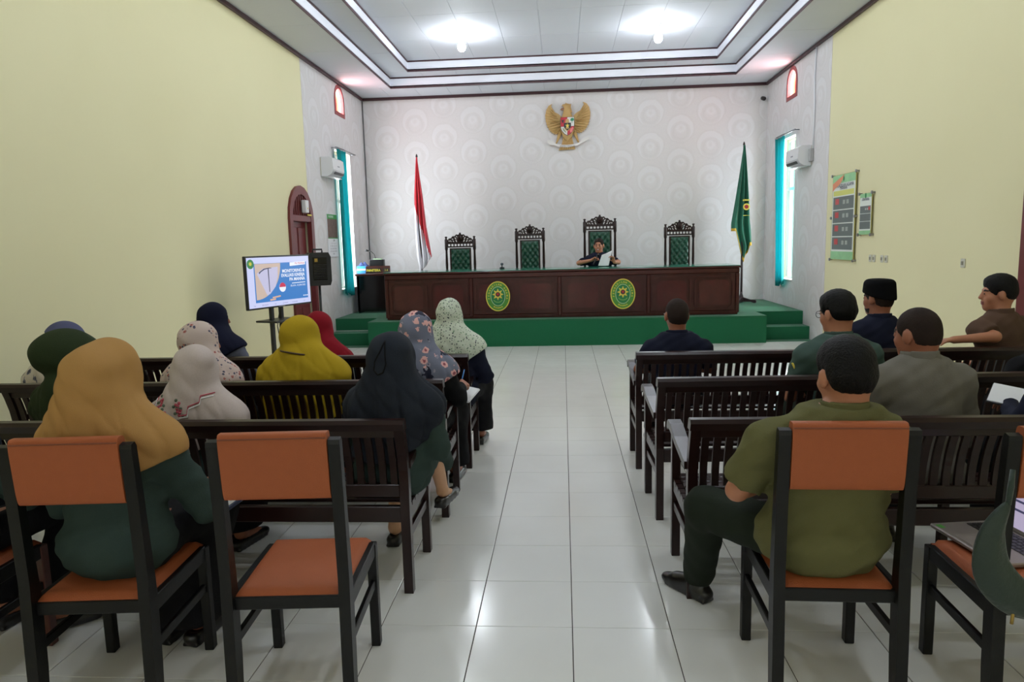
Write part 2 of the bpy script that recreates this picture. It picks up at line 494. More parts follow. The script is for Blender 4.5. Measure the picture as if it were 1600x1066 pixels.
def backing(x0, x1, y0, y1, z):                     # closes the void above the panel joints
    mb = MB(); mb.box(x0, x1, y0, y1, z + .0121, z + .03); mb.build('panel_backing', M_ceil, ceiling)
backing(-A2, A2, YK2, YF2, Z2)
for s in (-1, 1):
    backing(s * A1, s * A2, YK1, YF1, Z1); backing(s * 3.76, s * A1, YR, YB, ZC)
backing(-A2, A2, YF2, YF1, Z1); backing(-A2, A2, YK1, YK2, Z1); backing(-A1, A1, YF1, YB, ZC); backing(-A1, A1, YR, YK1, ZC)
def fascia(a, yf, yk, z0, z1):
    for (x0, x1, y0, y1) in ((-a - .012, -a, yk, yf), (a, a + .012, yk, yf), (-a, a, yf, yf + .012), (-a, a, yk - .012, yk)):
        mb = MB(); mb.box(x0, x1, y0, y1, z0, z1); mb.build('fascia_board', M_fascia, ceiling)
    for z, hgt, inset in ((z0 - .018, .030, .014), (z1 - .026, .024, .012)):
        for (x0, x1, y0, y1) in ((-a - .003, -a + inset, yk, yf), (a - inset, a + .003, yk, yf), (-a, a, yf - inset, yf + .003), (-a, a, yk - .003, yk + inset)):
            mb = MB(); mb.box(x0, x1, y0, y1, z, z + hgt, ch=.003); mb.build('edging_strip', M_trim, ceiling)
fascia(A1, YF1, YK1, ZC, Z1 + .002)
fascia(A2, YF2, YK2, Z1, Z2 + .002)
k = 0
for (nm, x0, x1, y0, y1) in (('trim_1', XL, XL + .04, YR, YB), ('trim_2', XR - .04, XR, YR, YB), ('trim_3', XL, XR, YB - .04, YB)):
    mb = MB(); mb.box(x0, x1, y0, y1, ZC - .05, ZC + .004, ch=.008); tag(mb.build(nm, M_trim), kind='structure')

# windows
M_glass = bpy.data.materials.new('clear_glass'); M_glass.use_nodes = True
def glass_nodes(m, tint):
    nt = m.node_tree; nt.nodes.clear()
    out = nt.nodes.new('ShaderNodeOutputMaterial'); mx = nt.nodes.new('ShaderNodeMixShader'); tr = nt.nodes.new('ShaderNodeBsdfTransparent'); gl = nt.nodes.new('ShaderNodeBsdfGlossy')
    tr.inputs[0].default_value = tint; gl.inputs['Roughness'].default_value = 0.02; mx.inputs[0].default_value = 0.07
    nt.links.new(tr.outputs[0], mx.inputs[1]); nt.links.new(gl.outputs[0], mx.inputs[2]); nt.links.new(mx.outputs[0], out.inputs[0])
glass_nodes(M_glass, (.96, .98, .97, 1))
M_pink = bpy.data.materials.new('pink_glass'); M_pink.use_nodes = True; glass_nodes(M_pink, (1.0, .42, .45, 1))
M_winframe = mat('window_frame_paint', srgb(206, 196, 188), rough=0.5)
M_redframe = mat('red_window_paint', srgb(150, 70, 72), rough=0.45)
def tall_window(name, x_in, s, WIN):
    y0, y1, z0, z1 = WIN
    xo = x_in + s * 0.12
    holes = [rect(y0 + .05, (y0 + y1) / 2 - .02, zz0, zz1) for zz0, zz1 in ((z0 + .05, z0 + 1.5), (z0 + 1.55, z1 - .05))] + [rect((y0 + y1) / 2 + .02, y1 - .05, zz0, zz1) for zz0, zz1 in ((z0 + .05, z0 + 1.5), (z0 + 1.55, z1 - .05))]
    me = plate_mesh(rect(y0, y1, z0, z1), holes, .04); me.transform(M_YZ); me.transform(Matrix.Translation((xo, 0, 0)))
    w = tag(obj(name, me, M_winframe), kind='structure')
    for h in holes:
        mb = MB(); mb.box(xo - .003, xo + .003, h[0][0] - .005, h[1][0] + .005, h[0][1] - .005, h[2][1] + .005); mb.build('pane', M_glass, w)
    mb = MB(); mb.box(x_in - s * .03, x_in + s * .10, y0 - .0, y1 + .0, z0 - .001, z0 + .02, ch=.004); mb.build('window_sill', M_winframe, w)
    return w
tall_window('window_1', XL, -1, WINL); tall_window('window_2', XR, 1, WINR)
def arch_window(name, x_in, s):
    y0, y1, z0, z1 = ARC
    ins = arch(y0 + .045, y1 - .045, z0 + .045, z1 - .045)
    me = plate_mesh(arch(y0 - .02, y1 + .02, z0 - .02, z1 + .02), [ins], .05); me.transform(M_YZ); me.transform(Matrix.Translation((x_in + s * .012, 0, 0)))
    w = tag(obj(name, me, M_redframe), kind='structure')
    me = plate_mesh(arch(y0 + .03, y1 - .03, z0 + .03, z1 - .03), [arch(y0 + .14, y1 - .14, z0 + .12, z1 - .14)], .006); me.transform(M_YZ); me.transform(Matrix.Translation((x_in + s * .11, 0, 0)))
    obj('pane', me, M_pink, w)
    me = plate_mesh(arch(y0 + .14, y1 - .14, z0 + .12, z1 - .14), [], .006); me.transform(M_YZ); me.transform(Matrix.Translation((x_in + s * .11, 0, 0)))
    obj('pane', me, M_glass, w)
arch_window('window_3', XL, -1); arch_window('window_4', XR, 1)
for nm, cx in (('window_added_5', -1.9), ('window_added_6', 1.9)):  # made-up windows behind the camera, added to let light in
    hs = [rect(cx - 1.05 + .72 * i, cx - .39 + .72 * i, 1.2, 2.8) for i in range(3)]
    me = plate_mesh(rect(cx - 1.1, cx + 1.1, 1.15, 2.85), hs, .05); me.transform(M_XZ); me.transform(Matrix.Translation((0, YR - .1, 0)))
    w = tag(obj(nm, me, M_winframe), kind='structure')
    for h in hs:
        mb = MB(); mb.box(h[0][0] - .005, h[1][0] + .005, YR - .103, YR - .097, 1.195, 2.805); mb.build('pane', M_glass, w)

# arched doors
def arched_door(name, x_in, s, d):
    """s points out of the room; maroon frame, panelled leaf, barred fanlight"""
    y0, y1, zc = d; zl = 2.0
    me = plate_mesh(arch(y0 - .045, y1 + .045, 0, zc + .05), [arch(y0 + .07, y1 - .07, -0.0 + .01, zc - .07)], .07)
    me.transform(M_YZ); me.transform(Matrix.Translation((x_in, 0, 0)))
    D = tag(obj(name, me, M_door), kind='structure')
    xd = x_in + s * .085
    leaf = MB(); leaf.box(xd - .02, xd + .02, y0 + .07, y1 - .07, .012, zl - .04); lf = leaf.build('door_leaf', M_door, D)
    ym = (y0 + y1) / 2
    for (a, b) in ((y0 + .13, ym - .03), (ym + .03, y1 - .13)):
        for (c, e) in ((.18, .72), (.80, 1.28), (1.36, 1.88)):
            p = MB(); p.box(xd - s * .034, xd - s * .018, a, b, c, e, ch=.012); p.build('panel', M_door, lf)
    h = MB(); h.tube([(xd - s * .02, y0 + .12, 1.02), (xd - s * .06, y0 + .12, 1.02), (xd - s * .06, y0 + .22, 1.02)], .009, 8); h.build('handle', M_metal, lf, True)
    lt = MB(); lt.box(x_in - s * .03, x_in + s * .10, y0 + .06, y1 - .06, zl - .04, zl + .05, ch=.006); lt.build('lintel', M_door, D)
    bars = 9
    for k in range(bars):
        y = y0 + .07 + (y1 - y0 - .14) * (k + .5) / bars
        w = (y1 - y0) / 2 - .06; top = zc - (y1 - y0) / 2 + math.sqrt(max(w * w - (y - ym) ** 2, 0.0))
        if top < zl + .08: continue
        b = MB(); b.box(x_in - .005, x_in + .02, y - .012, y + .012, zl + .04, top, ch=.004); b.build('bar', M_door, D)
    bk = MB(); bk.prism(arch(y0 + .01, y1 - .01, 0.0, zc - .01), x_in + s * .108, x_in + s * .118, 'yz'); bk.build('backing_board', mat('dark_maroon_board', srgb(58, 20, 24), rough=.6), D)
    return D
arched_door('door_1', XL, -1, DL)
arched_door('door_2', XR, 1, DR)

# stage: carpeted platform with two steps at either side
st = thing('stage', 'green carpeted stage platform with side steps across the back of the hall', 'stage')
YS0, YS1, YS2, SX0, SX1 = 10.846, 11.126, 11.451, -3.05, 3.03
pl = [(SX0, YS0), (SX1, YS0), (SX1, YS2), (XR - .006, YS2), (XR - .006, YB - .006), (XL + .006, YB - .006), (XL + .006, YS2), (SX0, YS2)]
mb = MB(); mb.prism(pl, 0.0, STG, 'xy'); mb.build('platform', M_carpet, st)
mb = MB(); mb.box(SX0 + .004, SX1 - .004, YS0 - .006, YS0 + .01, STG - .022, STG, ch=.004); mb.build('front_nosing', M_carpet, st)
M_edge = mat('pale_edge_strip', srgb(190, 200, 190), rough=.5)
for x0, x1 in ((XL + .006, SX0), (SX1, XR - .006)):
    mb = MB(); mb.box(x0, x1, YS1, YS2, 0.0, STG / 2, ch=.006); mb.build('step', M_carpet, st)
    mb = MB(); mb.box(x0, x1, YS0 + .1, YS1, 0.0, .008, ch=.002); mb.build('carpet_flap', M_carpet, st)
mb = MB(); mb.box(XL + .006, SX0, YS2 - .012, YS2 - .001, STG / 2, STG / 2 + .012); mb.build('edge_strip', M_edge, st)
# ---------------------------------------------------------------- ceiling lamps
M_bulb = mat('lit_bulb', (1, 1, 1, 1), rough=.4, emit=(0.86, 0.93, 1.0, 1), estr=LAMP)
def make_lamp(loc, label):
    t = thing('ceiling_lamp', label, 'lamp', loc, 0, 'bare bulbs hanging under the ceiling')
    mb = MB(); mb.lathe([(.0, .0), (.055, 0), (.055, -.012), (.03, -.02), (.028, -.11), (.0, -.11)][::-1], 16); mb.build('lamp_holder', M_white, t, True, angle=40)
    mb = MB(); mb.lathe([(.0, -.265), (.025, -.26), (.05, -.24), (.062, -.205), (.055, -.165), (.03, -.13), (.022, -.11), (.0, -.11)], 16); mb.build('bulb', M_bulb, t, True)
lamp_rows = [(11.05, 'by the stage'), (8.6, 'over the open floor, added unseen'), (6.3, 'before the front benches, added unseen'), (4.0, 'over the middle benches, added unseen'), (1.75, 'over the padded chairs, added unseen')]  # all rows but the stage one are unseen bulbs added for light
for yy, wh in lamp_rows:
    for xx, sd in ((-1.46, 'left'), (1.44, 'right')):
        make_lamp((xx, yy, Z2), 'lit white bulb at %s of ceiling tray %s' % (sd, wh))

# ---------------------------------------------------------------- judges' bench on the stage
DX0, DX1, DYF, DYB, DZT = -2.80, 2.665, 11.10, 11.86, 1.165
desk = thing('judges_desk', 'long dark mahogany judges desk with carved panels and two green oval emblems', 'desk')
mb = MB(); mb.box(DX0 + .03, DX1 - .03, DYF + .03, DYB - .1, STG + .001, 1.06); mb.build('carcass', M_deskwood, desk)
mb = MB(); mb.box(DX0, DX1, DYF, DYF + .05, STG + .001, STG + .07, ch=.008); mb.build('plinth', M_deskwood, desk)
mb = MB(); mb.box(DX0 - .015, DX1 + .015, DYF - .02, DYB, 1.05, 1.125, ch=.01); mb.box(DX0 - .03, DX1 + .03, DYF - .035, DYB + .02, 1.125, 1.155, ch=.008); mb.build('cornice', M_deskwood, desk)
mb = MB(); mb.box(DX0 - .02, DX1 + .02, DYF - .025, DYB + .01, 1.155, DZT, ch=.003); mb.build('green_desk_top', mat('green_glass_top', srgb(48, 128, 104), rough=.12), desk)
div = [DX0 + .01, -1.443, -0.06, 1.31, DX1 - .01]
for x in div:
    mb = MB(); mb.box(x - .028, x + .028, DYF - .008, DYF + .04, STG + .03, 1.05, ch=.008); mb.build('pilaster', M_deskwood, desk)
M_panelred = mat('red_mahogany_panel', srgb(72, 24, 22), rough=.26, var=.35, vscale=7, coat=.3)
def octo(cx, cz, w, h, c): return [(cx - w + c, cz - h), (cx + w - c, cz - h), (cx + w, cz - h + c), (cx + w, cz + h - c), (cx + w - c, cz + h), (cx - w + c, cz + h), (cx - w, cz + h - c), (cx - w, cz - h + c)]
for k in range(4):
    a, b = div[k] + .035, div[k + 1] - .035; wd = (b - a) / 2
    mb = MB(); mb.box(a, b, DYF + .012, DYF + .032, STG + .06, 1.05); mb.build('front_board', M_deskwood, desk)
    for q in range(2):
        cx = a + wd * (q + .5); cz = .752
        me = plate_mesh(octo(cx, cz, wd / 2 - .02, .268, .075), [octo(cx, cz, wd / 2 - .05, .238, .062)], .05)
        me.transform(M_XZ); me.transform(Matrix.Translation((0, DYF + .006, 0))); obj('panel_moulding', me, M_deskwood, desk)
        mb = MB(); mb.prism(octo(cx, cz, wd / 2 - .09, .198, .05), DYF + .014, DYF - .008, 'xz'); mb.build('panel', M_panelred, desk)

def oval(rx, rz, n=40): return [(rx * math.cos(2 * PI * k / n), rz * math.sin(2 * PI * k / n)) for k in range(n)]
def court_emblem(cx, cz, parent, y):
    """oval crest: green field, yellow rim, lettered ring, eight-pointed star"""
    def pl(name, outer, holes, d, yy, m, par):
        me = plate_mesh(outer, holes, d); me.transform(M_XZ); me.transform(Matrix.Translation((cx, yy, cz))); return obj(name, me, m, par)
    e = pl('oval_emblem', oval(.188, .232), [], .02, y - .01, M_greenlt, parent)
    e['label'] = 'green oval court emblem with yellow star'
    pl('rim', oval(.19, .234), [oval(.175, .218)], .012, y - .022, M_yellow, e)
    inner = oval(.112, .15)
    pl('green_field', inner, [], .006, y - .022, M_green, e)
    pl('white_line', oval(.114, .152), [oval(.107, .145)], .004, y - .026, mat('emblem_white', srgb(205, 220, 190), rough=.5), e)
    star = [((.092 if k % 2 == 0 else .05) * math.sin(PI * k / 8), .03 + (.092 if k % 2 == 0 else .05) * math.cos(PI * k / 8)) for k in range(16)]
    pl('star', star, [], .006, y - .028, M_yellow, e)
    pl('star_centre', [(a, b + .03) for a, b in oval(.036, .036, 20)], [], .006, y - .033, mat('emblem_dark', srgb(60, 36, 40), rough=.5), e)
    pl('shield', [(-.016, .05), (.016, .05), (.016, .028), (0, .01), (-.016, .028)], [], .004, y - .038, mat('emblem_red', srgb(186, 40, 44), rough=.5), e)
    arc = [(.075 * math.cos(a), -.045 + .055 * math.sin(a)) for a in [PI * (1.08 + .84 * k / 12) for k in range(13)]]
    arc2 = [(.06 * math.cos(a), -.045 + .042 * math.sin(a)) for a in [PI * (1.92 - .84 * k / 12) for k in range(13)]]
    pl('scroll', arc + arc2, [], .004, y - .028, mat('emblem_leaf', srgb(120, 170, 90), rough=.5), e)
    word = 'PENGADILAN AGAMA'
    for i, ch in enumerate(word):
        if ch == ' ': continue
        a = PI * (1.06 - 1.12 * i / (len(word) - 1)); rx, rz = .142, .183
        me = text_mesh(ch, .036, 'CENTER', .001, .0012)
        tx, tz = -rx * math.sin(a), rz * math.cos(a); ang = math.atan2(-tz, -tx)
        me.transform(Matrix.Rotation(ang, 4, 'Z')); me.transform(Matrix.Translation((rx * math.cos(a), rz * math.sin(a), 0)))
        me.transform(M_XZ); me.transform(Matrix.Translation((cx, y - .021, cz))); obj('letter', me, M_yellow, e)
    word = 'MANNA'
    for i, ch in enumerate(word):
        a = PI * (1.36 + .28 * i / (len(word) - 1)); rx, rz = .142, .183
        me = text_mesh(ch, .034, 'CENTER', .001, .0012)
        me.transform(Matrix.Rotation(a - 1.5 * PI, 4, 'Z')); me.transform(Matrix.Translation((rx * math.cos(a), rz * math.sin(a), 0)))
        me.transform(M_XZ); me.transform(Matrix.Translation((cx, y - .021, cz))); obj('letter', me, M_yellow, e)
court_emblem(-1.02, .762, desk, DYF - .012)
court_emblem(.915, .762, desk, DYF - .012)

# ---------------------------------------------------------------- carved high-back chairs behind it
def make_throne(label, x, y, top, width):
    """high-backed carved chair facing the hall (-Y); top is the crest height above the stage"""
    t = thing('carved_armchair', label, 'chair', (x, y, STG), 0, 'carved high-back chairs behind the judges desk')
    w = width / 2; H = top; zr = H - .235                     # zr: lower edge of the little gallery
    M = M_wood
    for s in (-1, 1):
        mb = MB()
        mb.lathe([(.026, 0), (.03, .06), (.02, .1), (.028, .2), (.03, .4), (.03, .46), (.02, .5), (.026, .6), (.018, .7), (.024, .82), (.018, zr - .06), (.028, zr - .03), (.028, zr + .13), (.018, zr + .145), (.014, zr + .16), (.026, zr + .175), (.02, zr + .185), (.0, zr + .19)], 12, (s * (w - .025), 0, 0))
        mb.build('back_post', M, t, True)
        mb = MB(); mb.lathe([(.03, 0), (.034, .05), (.022, .1), (.03, .2), (.03, .36), (.022, .44), (.03, .55), (.022, .64), (.0, .645)], 12, (s * (w - .02), -.48, 0)); mb.build('front_leg', M, t, True)
        prof = [(.0, .62), (.0, .66), (-.2, .665), (-.44, .66), (-.52, .69), (-.57, .675), (-.57, .63), (-.53, .61), (-.44, .62), (-.2, .63)]
        mb = MB(); mb.prism(prof, s * (w + .02), s * (w - .055), 'yz'); mb.build('armrest', M, t)
    mb = MB(); mb.box(-w + .04, w - .04, -.012, .012, zr - .005, zr + .02, ch=.004); mb.box(-w + .04, w - .04, -.014, .014, zr + .055, zr + .085, ch=.004); mb.build('back_rail', M, t)
    ng = 8
    for k in range(ng + 1):
        xx = -w + .05 + (2 * w - .1) * k / ng
        mb = MB(); mb.lathe([(.009, 0), (.013, .012), (.008, .02), (.013, .03), (.009, .042)], 8, (xx, 0, zr + .016)); mb.build('baluster', M, t, True)
    # carved crest: arched outline pierced by leaf-shaped openings
    z0 = zr + .08; wc = w - .045; crest = []
    for k in range(25):
        u = -1 + 2 * k / 24
        crest.append((u * wc, z0 + .045 + .105 * (1 - abs(u) ** 1.5) + .010 * math.cos(u * 22)))
    outer = [(-wc, z0)] + crest + [(wc, z0)]
    holes = []
    def leaf(cx, cz, l, wd, a):
        return [(cx + l * c * math.cos(a) - wd * sn * math.sin(a), cz + l * c * math.sin(a) + wd * sn * math.cos(a)) for c, sn in [(math.cos(2 * PI * q / 8), math.sin(2 * PI * q / 8)) for q in range(8)]]
    for s in (-1, 1):
        for (fx, fz, l, wd, a) in ((.30, .030, .028, .010, 1.1), (.36, .075, .026, .009, .9), (.27, .105, .016, .008, 1.3), (.52, .025, .022, .009, .8), (.58, .062, .02, .009, .3), (.72, .028, .022, .008, 1.0), (.85, .03, .016, .009, 1.4)):
            lf = leaf(s * fx * wc, z0 + fz, l * .85, wd * .85, s * a if s > 0 else PI - a)
            holes.append(lf)
    me = plate_mesh(outer, holes, .022); me.transform(M_XZ); cr = obj('carved_crest', me, M, t)
    mb = MB(); mb.lathe([(.0, 0), (.052, .0), (.045, .01), (.025, .015), (.0, .016)][::-1], 14, M=Matrix.Translation((0, -.011, z0 + .075)) @ Matrix.Rotation(R(90), 4, 'X')); mb.build('rosette', M, cr, True)
    mb = MB(); mb.lathe([(.0, 0), (.016, .004), (.02, .014), (.009, .024), (.0, .026)], 10, (0, 0, z0 + .148)); mb.build('crest_finial', M, cr, True)
    # tufted green leather pad in a slim frame
    pw = w - .085; zb, zt = .56, zr - .015
    me = plate_mesh(rect(-pw, pw, zb, zt), [rect(-pw + .028, pw - .028, zb + .03, zt - .02)], .034); me.transform(M_XZ); obj('pad_frame', me, M, t)
    def tuft(u, v):
        xx = (u - .5) * 2 * (pw - .026); zz = zb + .028 + v * (zt - zb - .046)
        a = (xx / .045 + zz / .06) * PI / 2; b = (xx / .045 - zz / .06) * PI / 2
        d = .022 * (abs(math.sin(a) * math.sin(b))) ** .5
        edge = min(u, 1 - u, v, 1 - v); d *= min(1, edge * 12 + .15)
        return (xx, -.012 - d, zz)
    mb = MB(); mb.grid(tuft, 28, 40, thick=-.0); mb.box(-pw + .02, pw - .02, -.008, .012, zb + .02, zt - .014); mb.build('padded_back', M_greenpad, t, True, angle=50)
    mb = MB(); mb.box(-w + .03, w - .03, -.5, .03, .40, .455, ch=.01); mb.build('seat_frame', M, t)
    mb = MB(); mb.box(-w + .05, w - .05, -.49, -.02, .455, .50, ch=.02); mb.build('seat_pad', M_greenpad, t, True, angle=50)
    return t
make_throne('lowest carved high-back chair with green padded back, nearest the red and white flag', -1.785, 12.46, 1.355, .545)
make_throne('carved high-back chair with green padded back beside the speaking man', -.565, 12.46, 1.465, .52)
make_throne('tallest carved high-back chair, with the speaking man sitting in it', .64, 12.46, 1.595, .57)
make_throne('carved high-back chair with green padded back nearest the green flag', 1.99, 12.46, 1.47, .52)

# ---------------------------------------------------------------- flags on stands
def flag_stand(name, label, x, y, top, dark):
    t = thing(name, label, 'flag', (x, y, STG))
    mb = MB(); mb.lathe([(.02, .03), (.022, .4), (.018, 1.2), (.015, top - .09), (.0, top - .085)], 10); mb.build('pole', dark, t, True)
    mb = MB(); mb.lathe([(.0, top - .09), (.018, top - .085), (.012, top - .07), (.02, top - .05), (.016, top - .025), (.004, top), (.0, top)], 10); mb.build('finial', dark, t, True)
    for k in range(4):
        a = PI / 4 + k * PI / 2 + .3
        M = Matrix.Rotation(a, 4, 'Z')
        mb = MB(); mb.prism([(.0, .02), (.0, .11), (.06, .09), (.16, .06), (.25, .055), (.27, .03), (.26, .0), (.22, .0), (.18, .02)], -.022, .022, 'xz', M=M); mb.build('stand_foot', dark, t)
    mb = MB(); mb.lathe([(.045, .02), (.05, .06), (.035, .12), (.024, .16), (.024, .2)], 12); mb.build('pole_socket', dark, t, True)
    return t
def draped(t, name, left, right, zs, mats_fn, mats, ztop, folds=3, amp=.035, nu=26, nv=60):
    """limp flag: silhouette half-widths left/right given at heights zs, gathered into soft folds"""
    def interp(a, z):
        for i in range(len(zs) - 1):
            if zs[i] >= z >= zs[i + 1]:
                f = (zs[i] - z) / (zs[i] - zs[i + 1]); return a[i] + (a[i + 1] - a[i]) * f
        return a[-1]
    mb = MB(); vs = []; fs = []; ms = []
    for j in range(nv + 1):
        for i in range(nu + 1):
            u = i / nu; v = j / nv
            zb = zs[-1] if not callable(ztop) else ztop(u)
            z = zs[0] + (zb - zs[0]) * v
            l, r = interp(left, z), interp(right, z)
            xx = l + (r - l) * u
            g = min(1, v * 2.2)
            yy = -.035 + amp * g * math.sin(u * folds * 2 * PI + v * 1.3) + amp * .5 * g * math.sin(u * 5 * PI + 2 + 2 * v)
            vs.append((xx, yy, z))
    W = nu + 1
    for j in range(nv):
        for i in range(nu):
            fs.append((j * W + i, (j + 1) * W + i, (j + 1) * W + i + 1, j * W + i + 1))
            a, b = vs[j * W + i], vs[(j + 1) * W + i + 1]
            ms.append(mats_fn((a[0] + b[0]) / 2, (a[2] + b[2]) / 2, (i + .5) / nu, (j + .5) / nv))
    o = len(vs)
    vs += [(x, y + .02, z) for x, y, z in vs]
    n0 = len(fs)
    fs += [tuple(k + o for k in f)[::-1] for f in fs[:n0]]; ms += ms[:n0]
    rim = [i for i in range(W)] + [j * W + nu for j in range(1, nv + 1)] + [nv * W + i for i in range(nu - 1, -1, -1)] + [j * W for j in range(nv - 1, 0, -1)]
    for k in range(len(rim)):
        a, b = rim[k], rim[(k + 1) % len(rim)]; fs.append((a, b, b + o, a + o)); ms.append(ms[0] if k < W else 0)
    me = bpy.data.meshes.new(name); me.from_pydata(vs, [], fs); me.polygons.foreach_set('material_index', ms); me.polygons.foreach_set('use_smooth', [True] * len(fs)); me.update()
    return obj(name, me, mats, t)
M_flagred = mat('flag_red', srgb(206, 32, 52), rough=.6, sheen=.2); M_flagwhite = mat('flag_white', srgb(228, 226, 232), rough=.65, sheen=.2)
M_flagpole = mat('dark_flag_pole', srgb(48, 32, 34), rough=.4)
FY = 13.0
ft = flag_stand('national_flag', 'limp red and white flag on a dark pole behind the judges desk', -2.60, FY, 2.80, M_flagpole)
# heights relative to the stage; widths relative to the pole
draped(ft, 'flag_cloth', [-.008, -.04, -.07, -.085, -.075, -.06, -.03, -.015], [.012, .045, .085, .125, .175, .205, .16, .02], [2.74, 2.4, 2.05, 1.5, 1.15, .92, .78, .62],
       lambda x, z, u, v: 1 if z < 1.93 - (x + .085) * 3.55 and (x + .085) < .30 and z < 1.93 else 0, [M_flagred, M_flagwhite], lambda u: .62 + .34 * u ** 1.5)
gt = flag_stand('court_flag', 'limp green flag with gold fringe and small emblem on a dark pole', 3.20, FY + .1, 2.83, M_flagpole)
M_flaggreen = mat('flag_green', srgb(8, 96, 72), rough=.6, sheen=.2); M_fringe = mat('gold_fringe', srgb(222, 176, 60), rough=.6)
gz = lambda u: 1.28 if u < .25 else (.72 + .62 * abs(u - .48) if u < .8 else 1.02)
draped(gt, 'flag_cloth', [-.008, -.08, -.13, -.20, -.20, -.08, -.06], [.016, .07, .10, .13, .15, .17, .08], [2.77, 2.2, 1.85, 1.42, 1.28, 1.0, .70],
       lambda x, z, u, v: 1 if v > .972 else 0, [M_flaggreen, M_fringe], gz, amp=.03)
em = MB(); em.lathe([(0, 0), (.06, 0), (.06, .004), (0, .005)][::-1], 14, M=Matrix.Translation((.035, -.108, 1.70)) @ Matrix.Rotation(R(90), 4, 'X')); e = em.build('flag_emblem', M_yellow, gt)
mb = MB(); mb.lathe([(0, 0), (.036, 0), (.036, .004), (0, .005)][::-1], 12, M=Matrix.Translation((.035, -.112, 1.70)) @ Matrix.Rotation(R(90), 4, 'X')); mb.build('emblem_centre', mat('emblem_red2', srgb(160, 40, 44), rough=.5), e)
mb = MB(); [mb.box(-.03 + .018 * k, -.018 + .018 * k, -.112, -.108, 1.80, 1.83) for k in range(7)]; mb.box(-.02, .09, -.112, -.108, 1.545, 1.553); mb.build('emblem_scroll', M_yellow, e)

# ---------------------------------------------------------------- eagle emblem on the back wall
ge = thing('eagle_emblem', 'gilded eagle national emblem with shield and ribbon on back wall', 'emblem', (.118, YB - .006, 3.735))
K = .00113
def gp(px, py): return ((px - 590) * K, (560 - py) * K)
def gplate(name, pts, d, y, m, par=ge, raw=False):
    me = plate_mesh([gp(*q) for q in pts] if not raw else pts, [], d); me.transform(M_XZ); me.transform(Matrix.Translation((0, y, 0))); return obj(name, me, m, par)
wing = [(345, 220), (290, 248), (250, 310), (230, 400), (238, 490), (262, 570), (300, 640), (360, 690), (430, 705), (480, 650), (500, 560), (505, 440), (450, 385), (385, 352), (345, 320), (325, 270)]
for s in (-1, 1):
    pts = wing if s < 0 else [(590 + (590 - a) * 1.06, b - (590 - a) * .06) for a, b in wing]
    w = gplate('wing', pts, .03, -.025, M_gold)
    for row, (nF, r0, r1, wd, yy) in enumerate(((14, .25, 1.0, .016, -.048), (11, .10, .72, .018, -.060), (8, .02, .45, .02, -.070))):
        for k in range(nF):
            f = k / (nF - 1)
            # root runs down the inner wing edge, tip along the outer edge
            rx, rz = 500 - 110 * (1 - f) ** 2, 380 + 270 * f
            a = R(118 + 150 * f)
            ox, oz = 400 + 172 * math.cos(a) * 1.0, 470 - 245 * math.sin(a) * 1.0
            ax, az = rx + (ox - rx) * r0, rz + (oz - rz) * r0; bx, bz = rx + (ox - rx) * r1, rz + (oz - rz) * r1
            if s > 0: ax, az = 590 + (590 - ax) * 1.06, az - (590 - ax) * .06; bx, bz = 590 + (590 - bx) * 1.06, bz - (590 - bx) * .06
            A, B_ = gp(ax, az), gp(bx, bz); L = math.hypot(B_[0] - A[0], B_[1] - A[1]); an = math.atan2(B_[1] - A[1], B_[0] - A[0])
            if L < .02: continue
            fm = MB()
            prof = [(0, wd * .35), (.5 * L, wd * .6), (.88 * L, wd * .5), (L, 0), (.88 * L, -wd * .5), (.5 * L, -wd * .6), (0, -wd * .35)]
            P3 = [(x, -.002, z) for x, z in prof] + [(x * .97, -.011, z * .25) for x, z in prof]
            n7 = len(prof); F3 = [tuple(range(n7, 2 * n7))] + [(i, n7 + i, n7 + (i + 1) % n7, (i + 1) % n7) for i in range(n7)]
            fm.add(P3, F3, 0, Matrix.Translation((A[0], yy + .012, A[1])) @ Matrix.Rotation(-an, 4, 'Y'))
            fm.build('feather', M_gold, w)
mb = MB(); mb.lathe([(0, -.30), (.09, -.22), (.13, -.08), (.12, .08), (.075, .2), (.06, .28), (.072, .32), (.06, .36), (.0, .375)], 18, M=Matrix.Translation((0, -.072, 0)) @ Matrix.Diagonal((1, .5, 1, 1)))
bd = mb.build('body', M_gold, ge, True)
gplate('crest', [(540, 262), (500, 268), (520, 240), (560, 235), (570, 212), (592, 240), (625, 250), (662, 235), (650, 280), (665, 340), (675, 375), (640, 360), (600, 300)], .04, -.06, M_gold, bd)
gplate('beak', [(545, 290), (500, 300), (478, 322), (500, 335), (545, 330)], .03, -.07, mat('beak_brown', srgb(140, 96, 70), rough=.5), bd)
tl = gplate('tail', [(520, 740), (495, 880), (440, 965), (718, 955), (690, 870), (660, 740)], .03, -.03, M_gold)
for k in range(7):
    x0 = 520 + 22 * k; mb = MB(); a, b = gp(545 + 16 * k, 760), gp(470 + 38 * k, 955)
    mb.tube([(a[0], -.05, a[1]), (b[0], -.05, b[1])], [.008, .013], 6); mb.build('tail_feather', M_gold, tl)
for s in (-1, 1):
    a, b, c = gp(590 + s * 115, 680), gp(590 + s * 150, 770), gp(590 + s * 185, 860)
    mb = MB(); mb.tube([(a[0], -.05, a[1]), (b[0], -.055, b[1]), (c[0], -.06, c[1])], [.04, .026, .012], 10); mb.build('leg', M_gold, ge, True)
M_ribbon = mat('ribbon_white', srgb(224, 220, 216), rough=.5)
ribpts = [(255, 795), (300, 800), (350, 822), (400, 862), (470, 882), (590, 888), (710, 878), (790, 850), (830, 805), (880, 785), (945, 765)]
low = [(940, 800), (890, 830), (850, 850), (815, 868), (750, 905), (590, 925), (440, 915), (370, 885), (300, 880), (260, 835)]
rb = gplate('ribbon', ribpts + low, .012, -.078, M_ribbon)
